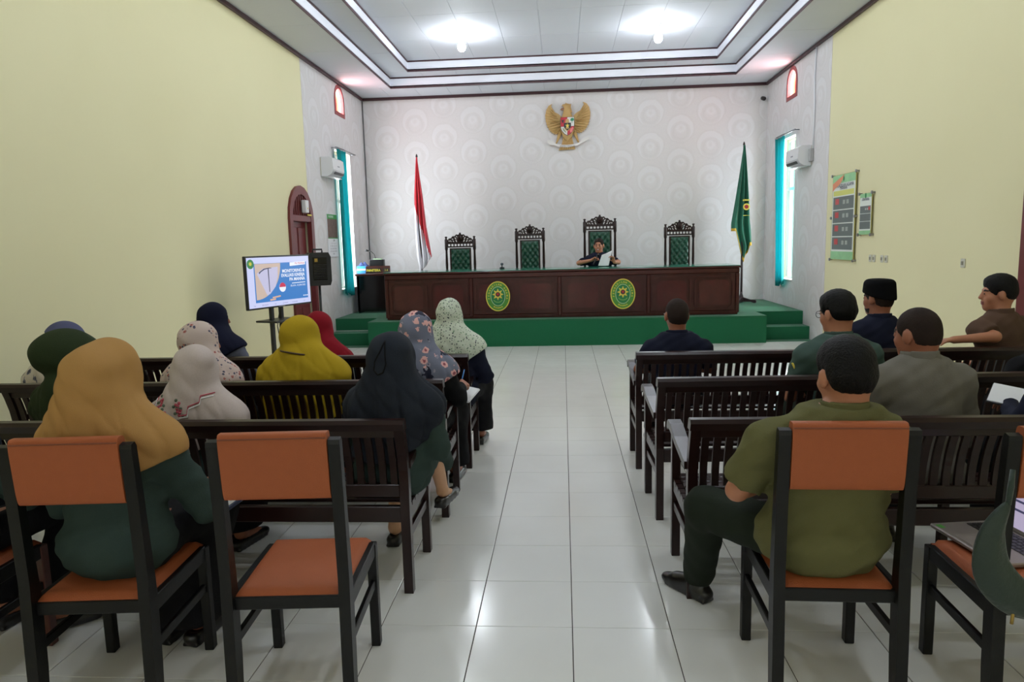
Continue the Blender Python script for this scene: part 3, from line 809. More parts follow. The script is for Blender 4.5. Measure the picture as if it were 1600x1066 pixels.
text('motto', 'BHINNEKA TUNGGAL IKA', .026, M_black, rb, frame((0, -.086, gp(590, 905)[1]), (1, 0, 0), (0, 0, 1)), sx=.9)
sh = gplate('shield', [(478, 452), (706, 448), (706, 600), (690, 660), (645, 715), (590, 748), (535, 715), (492, 660), (478, 600)], .02, -.115, M_black)
M_sr = mat('shield_red', srgb(190, 34, 50), rough=.45)
def field(pts, m, y=-.127): return gplate('shield_field', pts, .006, y, m, sh)
field([(484, 457), (590, 455), (590, 598), (484, 600)], M_sr); field([(594, 455), (701, 453), (701, 596), (594, 598)], M_ribbon)
field([(484, 604), (588, 602), (588, 740), (540, 710), (498, 658)], M_ribbon); field([(594, 602), (701, 600), (686, 658), (642, 710), (594, 742)], M_sr)
field([(535, 545), (650, 543), (650, 610), (592, 665), (535, 612)], M_black, -.132)
cx, cz = gp(592, 588); field_star = [(cx + (.042 if k % 2 == 0 else .018) * math.sin(PI * k / 5), cz + (.042 if k % 2 == 0 else .018) * math.cos(PI * k / 5)) for k in range(10)]
gplate('star', field_star, .004, -.137, M_yellow, sh, raw=True)
gplate('tree', [(640, 495), (655, 470), (690, 468), (700, 495), (690, 515), (672, 516), (672, 545), (664, 545), (664, 516), (645, 512)], .004, -.132, mat('tree_green', srgb(40, 130, 90), rough=.5), sh)
gplate('bull_head', [(495, 490), (515, 500), (540, 490), (535, 510), (525, 545), (512, 545), (500, 512)], .004, -.132, M_black, sh)
gplate('rice_sprig', [(510, 620), (530, 628), (572, 690), (562, 700), (520, 660)], .004, -.132, mat('sprig_grey', srgb(150, 160, 130), rough=.5), sh)
gplate('chain', [(640, 640), (672, 615), (690, 625), (668, 690), (640, 700), (628, 670)], .004, -.132, mat('chain_pink', srgb(220, 120, 120), rough=.5), sh)

# ---------------------------------------------------------------- wall fittings
def aircon(label, x_in, s, y0, y1, z0, z1):
    """s points into the room"""
    t = thing('air_conditioner', label, 'air conditioner', (x_in, (y0 + y1) / 2, z0)); h = z1 - z0; L = (y1 - y0) / 2
    prof = [(.012 * s, .0), (.012 * s, h), (.15 * s, h), (.195 * s, h - .03), (.205 * s, h * .35), (.17 * s, h * .12), (.10 * s, .0)]
    mb = MB(); P = [(a, b) for a, b in prof]
    n7 = len(P); vs = [(a, -L, b) for a, b in P] + [(a, L, b) for a, b in P]
    fs = [tuple(range(n7)), tuple(range(n7, 2 * n7))[::-1]] + [(i, i + n7, (i + 1) % n7 + n7, (i + 1) % n7) for i in range(n7)]
    if s < 0: fs = [f[::-1] for f in fs]
    mb.add(vs, fs); mb.build('casing', M_white, t)
    mb = MB(); mb.prism([(-L + .05, 0), (L - .05, 0), (L - .05, .045), (-L + .05, .045)], 0, .004, 'yz', M=Matrix.Translation((s * .1905, 0, h * .115)) @ Matrix.Rotation(s * R(34), 4, 'Y')); mb.build('air_slot', M_black, t)
    mb = MB(); mb.box(s * .10, s * .175, -L + .05, L - .05, -.012, -.004); mb.build('louvre', M_white, t)
    mb = MB(); mb.box(.002 * s, .012 * s, -L, L, .01, h - .01); mb.build('mount_plate', mat('cream_plastic', srgb(205, 200, 178), rough=.5), t)
    mb = MB(); mb.box(s * .2005, s * .2045, -.05, .05, h * .52, h * .58); mb.build('maker_mark', mat('grey_print', srgb(150, 150, 158), rough=.5), t)
    return t
aircon('white wall air conditioner on the left wall near the calendar', XL + .005, 1, 11.15, 11.72, 2.69, 2.99)
ac2 = aircon('white wall air conditioner on the right wall near the green flag', XR - .005, -1, 11.27, 11.88, 2.63, 2.93)
mb = MB(); mb.box(-.06, .0, -.39, -.32, .05, .24, ch=.01); mb.build('pipe_cover', mat('grey_plastic', srgb(165, 165, 165), rough=.5), ac2)
mb = MB(); mb.tube([(XR - .02, 11.2, 2.87), (XR - .02, 11.18, 3.5), (XR - .02, 11.22, 3.9), (XR - .02, 11.17, 4.34)], .012, 6); tag(mb.build('cable_conduit', M_paper, None, True), 'thin white cable conduit running from the right air conditioner up to the ceiling', 'cable')
mb = MB(); mb.tube([(XL + .02, YB - .02, ZC - .06), (XL + .022, YB - .02, 3), (XL + .018, YB - .022, 2), (XL + .02, YB - .02, STG + .02)], .009, 6); tag(mb.build('corner_cable', mat('grey_cable', srgb(88, 92, 92), rough=.6), None, True), 'dark cable hanging down the back left corner of the hall', 'cable')
# curtains
def curtain(label, x_in, s, y0t, y1t, y0b, y1b, z0, z1, yr0, yr1):
    t = thing('curtain', label, 'curtain', (x_in, 0, 0))
    def fn(u, v):
        g = v; a = y0t + (y0b - y0t) * g; b = y1t + (y1b - y1t) * g
        return (s * (.085 + .028 * math.sin(u * 7 * PI + .4 * v) + .012 * math.sin(u * 3 * PI + 3 * v)), a + (b - a) * u, z1 + (z0 + .03 * math.sin(u * 6) - z1) * v)
    mb = MB(); mb.grid(fn, 48, 24, thick=.004); mb.build('cloth', M_teal, t, True)
    mb = MB(); mb.tube([(s * .085, yr0, z1 + .025), (s * .085, yr1, z1 + .025)], .012, 8); rd = mb.build('rod', M_metal, t, True)
    for y in (yr0 + .04, yr1 - .04):
        mb = MB(); mb.tube([(0, y, z1 + .025), (s * .085, y, z1 + .025)], .008, 8); mb.build('bracket', M_metal, rd, True)
    for k in range(7):
        y = y0t + (y1t - y0t) * (k + .5) / 7
        mb = MB(); mb.tube([(s * .085 + .02 * math.cos(a), y, z1 + .02 + .02 * math.sin(a)) for a in [2 * PI * q / 10 for q in range(11)]], .003, 5); mb.build('ring', M_metal, rd, True)
    return t
curtain('teal curtain gathered on the left window beside the calendar', XL, 1, 11.76, 12.17, 11.84, 12.33, .77, 3.18, 11.72, 12.82)
curtain('teal curtain drawn aside on the bright right window', XR, -1, 12.36, 12.82, 12.28, 12.67, .76, 3.22, 11.85, 12.9)
# calendar
t = thing('wall_calendar', 'wall calendar with green header and photo on the left wall', 'calendar', (XL + .006, 11.53, 1.43))
mb = MB(); mb.box(.0, .012, -.25, .25, 0, .69, ch=.002); mb.build('page', M_paper, t)
mb = MB(); mb.box(.0121, .0135, -.245, .245, .61, .685); mb.build('header', mat('calendar_green', srgb(70, 150, 76), rough=.6), t)
mb = MB(); mb.box(.0121, .0135, -.245, .245, .30, .61); ph = mb.build('photo', mat('calendar_photo', srgb(104, 84, 74), rough=.6, var=.6, vscale=16), t)
mb = MB(); mb.box(.0121, .0136, -.245, .245, .295, .31); mb.build('green_line', MATS['calendar_green'], t)
text('header_text', 'KALENDER', .05, M_paper, t, frame((.0136, -.06, .648), (0, 1, 0), (0, 0, 1)), depth=.0003)
text('month_text', 'JUNI', .045, M_black, t, frame((.0122, .05, .265), (0, 1, 0), (0, 0, 1)), depth=.0003)
dates = MB()
for r_ in range(5):
    text('date_row', '  '.join('%2d' % (r_ * 7 + c_ + 1) for c_ in range(7) if r_ * 7 + c_ < 30), .032, mat('grey_ink', srgb(120, 116, 130), rough=.6), t, frame((.0122, 0, .215 - .042 * r_), (0, 1, 0), (0, 0, 1)), depth=.0003)
# small box on the fanlight of the left door
t = thing('wall_box', 'small white box hanging on the barred fanlight over the left door', 'box', (XL + .036, 10.19, 2.055))
mb = MB(); mb.box(0, .07, -.06, .06, .03, .21, ch=.008); mb.build('casing', M_white, t)
mb = MB(); mb.box(.0701, .072, -.012, .012, .08, .105); mb.build('sticker', M_yellow, t)
mb = MB(); mb.box(XL + .036, XL + .05, 10.34, 10.5, 2.051, 2.072); tag(mb.build('yellow_tag', M_yellow), 'narrow yellow sticker on the lintel of the left door', 'sticker')
# posters on stand-offs
M_acr = mat('olive_edge_shadow', srgb(176, 168, 92), rough=.4)  # olive rim around the sheet paints the panel's edge shadow
M_pgreen = mat('poster_green', srgb(150, 205, 150), rough=.4, var=.3, vscale=5); M_porange = mat('poster_orange', srgb(226, 140, 100), rough=.4)
M_pgrey = mat('poster_grey', srgb(98, 106, 104), rough=.4); M_pred = mat('poster_red', srgb(196, 62, 62), rough=.4); M_pyel = mat('poster_yellow', srgb(214, 214, 110), rough=.4)
M_pwhite = mat('poster_white', srgb(228, 234, 226), rough=.4); M_ptxt = mat('poster_ink', srgb(90, 90, 110), rough=.5)
def poster(label, yc, w, z0, z1, rows, qr):
    """on the right wall; local x runs along -Y (left to right as seen), y up"""
    t = thing('wall_poster', label, 'poster', (XR, yc, z0)); h = z1 - z0; W = w / 2
    mb = MB(); mb.box(-.030, -.022, -W - .0, W + .0, 0, h, ch=.001); bd = mb.build('backing', M_acr, t)
    def patch(name, a0, a1, b0, b1, m, lay=1):
        d = .030 + .0012 * lay
        mb = MB(); mb.box(-d, -d + .0011, W - a1 * w, W - a0 * w, b0 * h, b1 * h); return mb.build(name, m, bd)
    patch('sheet', .02, .98, .005, .995, M_pwhite)
    patch('top_band', .02, .98, .90, .995, M_pgreen, 2); patch('bottom_band', .02, .98, .005, .10, M_pgreen, 2)
    if rows == 4:
        me = plate_mesh([(0, 0), (.5, .09), (.42, .03), (.3, -.02), (.1, -.06), (0, -.09)], [], .001)
        me.transform(Matrix(((0, 0, -1, -.0335), (-1 * w, 0, 0, W - .02 * w), (0, h, 0, .905 * h), (0, 0, 0, 1)))); obj('orange_corner', me, M_porange, bd)
        patch('yellow_band', .06, .94, .755, .815, M_pyel, 2)
    mb = MB(); mb.lathe([(0, 0), (.02, 0), (.02, .0011), (0, .0011)][::-1], 14, M=Matrix.Translation((-.0336, 0, h * .945)) @ Matrix.Rotation(R(-90), 4, 'Y') @ Matrix.Diagonal((1.6, 1, 1, 1))); mb.build('crest', M_green, bd)
    fr = lambda u, v: frame((-.0336, W - u * w, v * h), (0, -1, 0), (0, 0, 1))
    lines = ['PENGADILAN AGAMA', 'MANNA'] if rows == 4 else ['PENGADILAN', 'AGAMA MANNA']
    for i, s_ in enumerate(lines): text('title', s_, w * .085, M_ptxt, bd, fr(.5, .87 - .03 * i), depth=.0003)
    zt, zb = (.745, .115) if rows == 4 else (.70, .13)
    rh = (zt - zb) / rows
    for r_ in range(rows):
        b0 = zb + rh * r_
        patch('row_panel', .06, .94, b0 + .008, b0 + rh - .004, M_pgrey, 2)
        if rows == 4 or r_ == rows - 1:
            patch('red_icon', .16 if rows == 4 else .76, .32 if rows == 4 else .9, b0 + rh * .42, b0 + rh * .85, M_pred, 3)
            text('row_text', 'IIII  IIII', w * .1, M_pwhite, bd, frame((-.0348, W - .62 * w, (b0 + rh * .55) * h), (0, -1, 0), (0, 0, 1)), depth=.0003)
    for a in (-W + .02, W - .02):
        for b in ([.0, h] if rows == 3 else [.0, h * .5, h]):
            mb = MB(); mb.lathe([(0, 0), (.012, 0), (.012, .03), (.02, .03), (.02, .045), (0, .045)][::-1], 10, M=Matrix.Translation((0, a + (.03 if a > 0 else -.03), b)) @ Matrix.Rotation(R(-90), 4, 'Y')); mb.build('stand_off', M_metal, t, True, angle=40)
    return t
poster('tall green and orange notice board with four dark rows on right wall', 9.92, .79, 1.245, 2.38, 4, True)
poster('small green notice board beside the taller one on the right wall', 9.205, .35, 1.575, 2.08, 3, False)
for k, y in enumerate((9.06, 8.96, 8.74, 8.63, 7.02)):
    t = thing('wall_socket', ['wall socket below the small notice board, farthest of four', 'wall socket below the small notice board with a plug, second of four', 'third wall socket from the notice boards on the right wall', 'fourth wall socket from the notice boards on the right wall', 'single wall switch above the grey shirt man on the right wall'][k], 'socket', (XR, y, 1.245), 0, 'row of wall sockets')
    mb = MB(); mb.box(-.012, 0, -.035, .035, 0, .085, ch=.004); mb.build('plate', mat('socket_plastic', srgb(206, 204, 190), rough=.5), t)
    mb = MB(); mb.box(-.018, -.011, -.016, .016, .025, .06, ch=.002); mb.build('rocker', mat('socket_grey', srgb(140, 136, 120), rough=.5), t)
# cctv camera in the corner
t = thing('security_camera', 'small black security camera in the upper right corner of back wall', 'camera', (XR - .10, YB - .1, 4.06))
mb = MB(); mb.tube([(0, .09, 0), (0, .0, .01)], .012, 8); mb.build('bracket', M_black, t)
mb = MB(); mb.lathe([(0, -.07), (.034, -.065), (.036, .05), (.03, .06), (0, .06)], 14, M=Matrix.Rotation(R(105), 4, 'X')); mb.build('housing', M_black, t, True, angle=40)
mb = MB(); mb.lathe([(0, .055), (.02, .055), (.02, .064), (0, .064)], 12, M=Matrix.Rotation(R(105), 4, 'X')); mb.build('lens', M_blackgloss, t)

# ---------------------------------------------------------------- clerk's desk on the left of the stage
t = thing('clerk_desk', 'black clerk desk on the left of the stage beside the judges desk', 'desk', (-3.30, 12.54, STG))
mb = MB(); mb.box(-.36, .45, -.18, .42, .655, .695, ch=.004); mb.build('desk_top', M_deskwood, t)
mb = MB(); mb.box(-.34, .43, -.16, -.135, .03, .655); mb.build('modesty_panel', M_blackgloss, t)
for s in (-.33, .40):
    mb = MB(); mb.box(s, s + .03, -.16, .40, .0, .655); mb.build('side_panel', M_blackgloss, t)
DZ = STG + .695
t = thing('name_plate', 'wooden name sign with yellow lettering on the clerk desk', 'sign', (-3.27, 12.46, DZ + .001), R(6))
mb = MB(); mb.prism([(-.03, 0), (.05, 0), (.045, .12), (.02, .13)], -.215, .215, 'yz'); mb.build('sign_block', M_redwood, t)
Mf = frame((-.075, -.022, .052), (1, 0, 0), (0, .05, .13))
mb = MB(); mb.box(-.13, .13, -.04, .04, -.002, .003, M=frame((-.075, -.014, .052), (1, 0, 0), (0, .05, .13))); mb.build('text_panel', M_black, t)
mb = MB(); mb.box(-.055, .055, -.04, .04, -.002, .003, M=frame((.145, -.014, .052), (1, 0, 0), (0, .05, .13))); mb.build('text_panel', mat('dark_olive', srgb(52, 44, 30), rough=.5), t)
text('lettering', 'PANITERA', .062, M_yellowtxt, t, Mf, bold=.0015, sx=.86)
text('lettering', '1.4', .055, M_yellowtxt, t, frame((.15, -.022, .052), (1, 0, 0), (0, .05, .13)), sx=.9)
t = thing('desk_microphone', 'gooseneck microphone on black base standing on the clerk desk', 'microphone', (-3.40, 12.74, DZ + .001))
mb = MB(); mb.box(-.11, .11, -.05, .06, 0, .04, ch=.01); mb.build('base', M_black, t)
mb = MB(); mb.tube([(.02, 0, .04), (.025, 0, .25), (.01, -.01, .33), (-.04, -.02, .38), (-.1, -.03, .40)], .007, 8); mb.build('gooseneck', M_black, t, True)
mb = MB(); mb.tube([(-.09, -.028, .398), (-.13, -.035, .405), (-.15, -.04, .408)], [.012, .02, .012], 10); mb.build('mic_head', M_black, t, True)
t = thing('black_box', 'black equipment box behind the name sign on clerk desk', 'box', (-3.33, 12.62, DZ + .001))
mb = MB(); mb.box(-.12, .14, -.045, .06, 0, .24, ch=.006); mb.build('casing', M_black, t)
mb = MB(); mb.box(-.05, .1, -.03, .05, .2402, .256); mb.build('paper_on_top', mat('pale_green_paper', srgb(170, 200, 160), rough=.7), t)
t = thing('blue_box', 'bright blue carton on the clerk desk by the teal curtain', 'box', (-3.56, 12.55, DZ + .001))
mb = MB(); mb.box(-.10, .08, -.05, .1, 0, .13, ch=.004); mb.build('carton', mat('bright_blue', srgb(58, 148, 226), rough=.4), t)
mb = MB(); mb.box(-.10, .081, -.0515, -.049, .055, .085); mb.build('white_band', M_paper, t)
t = thing('blue_roll', 'dark blue crumpled cloth on top of the blue carton', 'cloth', (-3.56, 12.58, DZ + .132))
mb = MB(); mb.grid(lambda u, v: ((u - .5) * .2, (v - .5) * .12, .002 + .06 * math.sin(PI * u) * math.sin(PI * v) * (1 + .4 * math.sin(14 * u + 9 * v))), 14, 10, thick=.002); mb.build('cloth', mat('navy_cloth', srgb(34, 52, 100), rough=.8), t, True)
t = thing('desk_microphone', 'small dark microphone head on the judges desk between two chairs', 'microphone', (-1.0, 11.72, DZT + .001))
mb = MB(); mb.lathe([(0, 0), (.04, 0), (.042, .02), (.02, .03), (0, .03)], 14); mb.build('base', M_black, t, True, angle=40)
mb = MB(); mb.tube([(0, 0, .02), (0, -.01, .06)], .008, 8); mb.build('stem', M_black, t)
mb = MB(); mb.lathe([(0, 0), (.022, .006), (.026, .025), (.018, .04), (0, .045)], 12, (0, -.012, .055)); mb.build('mic_head', mat('dark_steel', srgb(78, 84, 96), rough=.4), t, True)

# ---------------------------------------------------------------- television with slide, on a wheeled stand
tv_l, tv_r = Vector((-3.32, 7.25, 0)), Vector((-2.97, 8.20, 0))
ax = (tv_r - tv_l).normalized(); nrm = Vector((ax.y, -ax.x, 0)); W = 1.0; H = .57
cz = 1.225; cc = (tv_l + tv_r) / 2
ang = math.atan2(ax.y, ax.x)
tilt = R(-1.0)
tv = thing('television', 'flat television showing a blue and white presentation slide', 'television', (cc.x, cc.y, cz - H / 2), ang)
mb = MB(); mb.box(-W / 2, W / 2, -.012, .03, 0, H, ch=.006); mb.box(-.3, .3, .03, .06, .08, H - .12, ch=.01); mb.build('casing', M_black, tv)
def emis(name, c, st=SCREEN):
    return mat(name, (0.02, 0.02, 0.02, 1), rough=.3, emit=c, estr=st)
S_white = emis('screen_white', srgb(206, 212, 250)); S_blue = emis('screen_blue', srgb(52, 124, 200)); S_cream = emis('screen_cream', srgb(206, 184, 170)); S_pale = emis('screen_pale', srgb(198, 196, 226))
S_text = emis('screen_text', srgb(240, 244, 255)); S_peach = emis('screen_peach', srgb(222, 178, 150)); S_green = emis('screen_green', srgb(50, 128, 70)); S_yel = emis('screen_yellow', srgb(196, 196, 60)); S_red = emis('screen_red', srgb(204, 44, 84)); S_dark = emis('screen_dark', srgb(60, 60, 90)); S_grey = emis('screen_grey', srgb(130, 130, 180))
sw, shh = W - .03, H - .035
def sp(u, v): return ((u - .5) * sw, .018 + v * shh)           # u right, v up, 0..1
def layer(name, pts, m, k, par):
    me = plate_mesh([sp(*q) for q in pts], [], .0005); me.transform(M_XZ); me.transform(Matrix.Translation((0, -.0125 - .0007 * k, 0))); return obj(name, me, m, par)
scr = layer('screen', [(0, 0), (1, 0), (1, 1), (0, 1)], S_white, 0, tv)
layer('slide_blue', [(.10, .10), (.955, .10), (.955, .88), (.10, .88)], S_blue, 1, scr)
curve = [(.115, .155)] + [(.115 + .40 * math.sin(PI / 2 * k / 14) ** 1.0, .155 + .72 * (1 - math.cos(PI / 2 * k / 14))) for k in range(15)] + [(.115, .875)]
layer('slide_picture', curve, S_cream, 2, scr)
layer('slide_sheet', [(.14, .68), (.24, .78), (.47, .80), (.46, .60), (.42, .40), (.33, .26), (.28, .23)], S_pale, 3, scr)
layer('slide_pen', [(.315, .30), (.325, .30), (.325, .78), (.31, .78)], S_dark, 4, scr)
layer('slide_glasses', [(.17, .70), (.19, .72), (.25, .775), (.33, .79), (.37, .785), (.37, .775), (.33, .772), (.26, .755), (.20, .705), (.18, .67)], S_dark, 4, scr)
def spm(u, v, k): return frame((sp(u, v)[0], -.0125 - .0007 * k, sp(u, v)[1]), (1, 0, 0), (0, 0, 1))
text('slide_title', 'MONITORING &', .050, S_text, scr, spm(.915, .70, 3), align='RIGHT', bold=.0012, depth=.0002)
text('slide_title', 'EVALUASI KINERJA', .050, S_text, scr, spm(.915, .61, 3), align='RIGHT', bold=.0012, depth=.0002, sx=.92)
text('slide_title', 'PA MANNA', .050, S_text, scr, spm(.915, .52, 3), align='RIGHT', bold=.0012, depth=.0002)
layer('slide_rule', [(.69, .43), (.92, .435), (.92, .45), (.69, .445)], S_text, 3, scr)
text('slide_date', 'SELASA, 15 JUNI 2022', .027, S_text, scr, spm(.92, .385, 3), align='RIGHT', depth=.0002)
layer('slide_badge', [(.67, .80), (.935, .82), (.935, .89), (.67, .875)], S_text, 3, scr)
text('slide_badge_text', 'PA MANNA', .032, S_red, scr, spm(.84, .85, 4), depth=.0002)
layer('slide_dots', [(.87, .145), (.89, .145), (.89, .165), (.87, .165)], S_text, 3, scr); layer('slide_dots', [(.90, .145), (.92, .145), (.92, .165), (.90, .165)], S_text, 3, scr); layer('slide_dots', [(.93, .145), (.95, .145), (.95, .165), (.93, .165)], S_text, 3, scr)
circ = lambda u, v, r, a0=0, a1=2 * PI, n=18: [(u + r * math.cos(a0 + (a1 - a0) * k / n) / sw, v + r * math.sin(a0 + (a1 - a0) * k / n) / shh) for k in range(n + (0 if a1 - a0 > 6 else 1))]
layer('slide_disc', circ(.53, .37, .052), S_text, 3, scr); layer('slide_disc_top', circ(.53, .375, .049, 0, PI), S_red, 4, scr)
layer('slide_pill', [(.36, .16), (.49, .18), (.49, .21), (.36, .19)], S_peach, 3, scr); layer('slide_pill', [(.32, .115), (.41, .125), (.41, .16), (.32, .15)], S_peach, 3, scr)
layer('slide_logo', circ(.055, .875, .05), S_green, 2, scr); layer('slide_logo_star', circ(.055, .88, .02), S_yel, 3, scr)
for k, s_ in enumerate(('f pa', '@ pamanna', 't pa', 'y pamanna', 'w pamanna', 'v pa')): text('slide_footer', s_, .02, S_grey, scr, spm(.08 + .16 * k, .045, 2), depth=.0002)
mb = MB(); mb.box(-.05, .05, -.0145, -.012, .004, .014); mb.build('badge', M_metal, tv)
ts = thing('tv_stand', 'black two-pole wheeled stand carrying the television', 'stand', (cc.x - nrm.x * .075, cc.y - nrm.y * .075, 0), ang)
for s in (-.075, .075):
    mb = MB(); mb.box(s - .022, s + .022, -.02, .02, .06, 1.30, ch=.004); mb.build('pole', M_black, ts)
mb = MB(); mb.box(-.22, .22, -.20, .10, .78, .80, ch=.004); mb.build('shelf', M_black, ts)
mb = MB(); mb.box(-.38, .38, -.03, .03, .05, .09, ch=.005); [mb.box(s - .03, s + .03, -.28, .28, .05, .09, ch=.005) for s in (-.35, .35)]; mb.build('base', M_black, ts)
for sx_ in (-.35, .35):
    for sy_ in (-.26, .26):
        mb = MB(); mb.lathe([(0, -.015), (.026, -.015), (.026, .015), (0, .015)], 12, M=Matrix.Translation((sx_, sy_, .0262)) @ Matrix.Rotation(R(90), 4, 'Y')); mb.build('caster', M_black, ts, True, angle=40)
mb = MB(); mb.tube([(cc.x - .1, cc.y + .25, 1.0), (cc.x - .14, cc.y + .2, .7), (cc.x - .05, cc.y + .1, .3), (cc.x - .25, cc.y + .1, .01)], .005, 6); tag(mb.build('tv_cable', M_black, None, True), 'thin black cable hanging behind the television', 'cable')
# loudspeaker on a pole behind the television
t = thing('loudspeaker', 'black loudspeaker on a stand between the television and the stage', 'loudspeaker', (-3.215, 9.2, 0), R(215))
prof = [(-.13, 0), (-.15, .06), (-.15, .37), (-.12, .43), (.12, .43), (.15, .37), (.15, .06), (.13, 0)]
me = plate_mesh(prof, [], .2); me.transform(M_XZ); me.transform(Matrix.Translation((0, 0, 1.09))); obj('cabinet', me, M_black, t)
for z, r_ in ((1.25, .10), (1.42, .045)):
    mb = MB(); mb.lathe([(0, -.012), (r_ * .5, -.008), (r_, .008), (r_ + .012, .012), (r_ + .012, -.004), (0, -.004)][::-1], 18, M=Matrix.Translation((0, -.104, z)) @ Matrix.Rotation(R(90), 4, 'X')); mb.build('driver', M_blackgloss, t, True, angle=40)
mb = MB(); mb.box(-.09, .09, .1, .112, 1.16, 1.46, ch=.004); am = mb.build('amplifier_panel', M_blackgloss, t)
for k in range(9):
    mb = MB(); mb.box(-.085, .085, .112, .126, 1.18 + .022 * k, 1.188 + .022 * k, ch=.002); mb.build('cooling_fin', M_black, am)
mb = MB(); mb.box(.03, .07, .112, .116, 1.40, 1.445); mb.build('indicator', M_brass, am)
mb = MB(); mb.tube([(-.06, .02, 1.52), (-.06, .02, 1.56), (.06, .02, 1.56), (.06, .02, 1.52)], .012, 8); mb.build('handle', M_black, t, True)
mb = MB(); mb.tube([(0, .03, .25), (0, .03, 1.1)], .017, 10); mb.build('pole', M_black, t, True)
for k in range(3):
    a = 2 * PI * k / 3 + .5
    mb = MB(); mb.tube([(0, .03, .75), (.26 * math.cos(a), .03 + .26 * math.sin(a), .012)], .011, 8); mb.build('leg', M_black, t, True)
# ---------------------------------------------------------------- padded chairs in the foreground
def make_chair():
    """black wooden frame, orange vinyl seat and back pad; faces +Y, origin under the rear edge centre"""
    t = thing('padded_chair', 'chair', 'chair')
    w = .214
    for s in (-1, 1):
        prof = [(-.030, 0), (.012, 0), (.030, .20), (.038, .42), (.034, .50), (.014, .78), (-.002, .965), (-.012, .98), (-.034, .975), (-.036, .96), (-.024, .78), (-.014, .50), (-.018, .42), (-.026, .2)]
        mb = MB(); mb.prism(prof, s * w, s * (w - .038), 'yz'); mb.build('rear_leg', M_chairwood, t)
        mb = MB(); mb.box(s * w, s * (w - .036), .415, .455, 0, .425, ch=.003); mb.build('front_leg', M_chairwood, t)
        mb = MB(); mb.box(s * (w - .004), s * (w - .028), .02, .43, .375, .432, ch=.003); mb.build('side_apron', M_chairwood, t)
        mb = MB(); mb.box(s * (w - .008), s * (w - .026), .01, .43, .245, .28, ch=.003); mb.build('side_stretcher', M_chairwood, t)
    mb = MB(); mb.box(-w + .03, w - .03, .005, .028, .385, .43, ch=.003); mb.build('rear_apron', M_chairwood, t)
    mb = MB(); mb.box(-w + .03, w - .03, .425, .45, .375, .43, ch=.003); mb.build('front_apron', M_chairwood, t)
    def cushion(u, v):
        x = (u - .5) * 2 * (w - .034 + .012 * v); y = .012 + .44 * v
        e = min(u, 1 - u, v, 1 - v) * 14; r_ = math.sqrt(max(0, 1 - max(0, 1 - e) ** 2))
        return (x, y, .428 + .022 * r_ + .008 * math.sin(PI * u) * math.sin(PI * v))
    mb = MB(); mb.grid(cushion, 24, 24, thick=.012); mb.build('seat', M_orange, t, True, angle=60)
    def pad(u, v):                     # closed loop around the two back rails, seen as a folded vinyl sleeve
        a = u * 2 * PI; z0, z1 = .775, 1.0
        zc, hz, hy = (z0 + z1) / 2, (z1 - z0) / 2, .026
        cz, cy = math.copysign(abs(math.cos(a)) ** .35, math.cos(a)), math.copysign(abs(math.sin(a)) ** .45, math.sin(a))
        z = zc + hz * cz; yb = -.002 - .07 * (z - .775)
        return ((v - .5) * 2 * (w - .041), yb + hy * cy, z)
    mb = MB(); mb.grid(pad, 40, 8)
    for v in (0, 1):
        ring = [pad(k / 40, v) for k in range(40)]; mb.add(ring, [tuple(range(40)) if v else tuple(range(40))[::-1]])
    pd = mb.build('back_pad', M_orange, t, True, angle=50)
    sm = MB(); sm.tube([(x, -.002 - .07 * .209 - .0255, .984) for x in (-w + .043, 0, w - .043)], .0028, 6); sm.build('seam', mat('dark_orange_seam', srgb(120, 62, 36), rough=.6), pd)
    return t
chair_specs = [
    (-.932, 2.17, R(4.0), 'empty black chair with orange vinyl back and seat in the left foreground'),
    (-1.592, 2.12, R(4.5), 'black chair with orange back, occupied by the woman in mustard headscarf'),
    (.885, 2.26, R(-1.5), 'black chair with orange back, occupied by the man in olive shirt'),
    (1.53, 2.18, R(-2.5), 'black chair with orange back holding a laptop and green pouch'),
]
ch0 = None
for x, y, rz, lab in chair_specs:
    c = make_chair() if ch0 is None else copy_tree(ch0)
    if ch0 is None: ch0 = c
    c.location = (x, y, 0); c.rotation_euler = (0, 0, rz); tag(c, lab, 'chair', 'padded chairs in the front row of the picture')
c = copy_tree(ch0); c.location = (-2.30, 2.14, 0); c.rotation_euler = (0, 0, R(1)); tag(c, 'brown-legged orange padded chair at the very left edge of the picture', 'chair', 'padded chairs in the front row of the picture')
for o in list(c.children):
    if o.name.split('.')[0] in ('front_leg',): 
        o.data = o.data.copy(); o.data.materials.clear(); o.data.materials.append(M_redwood)

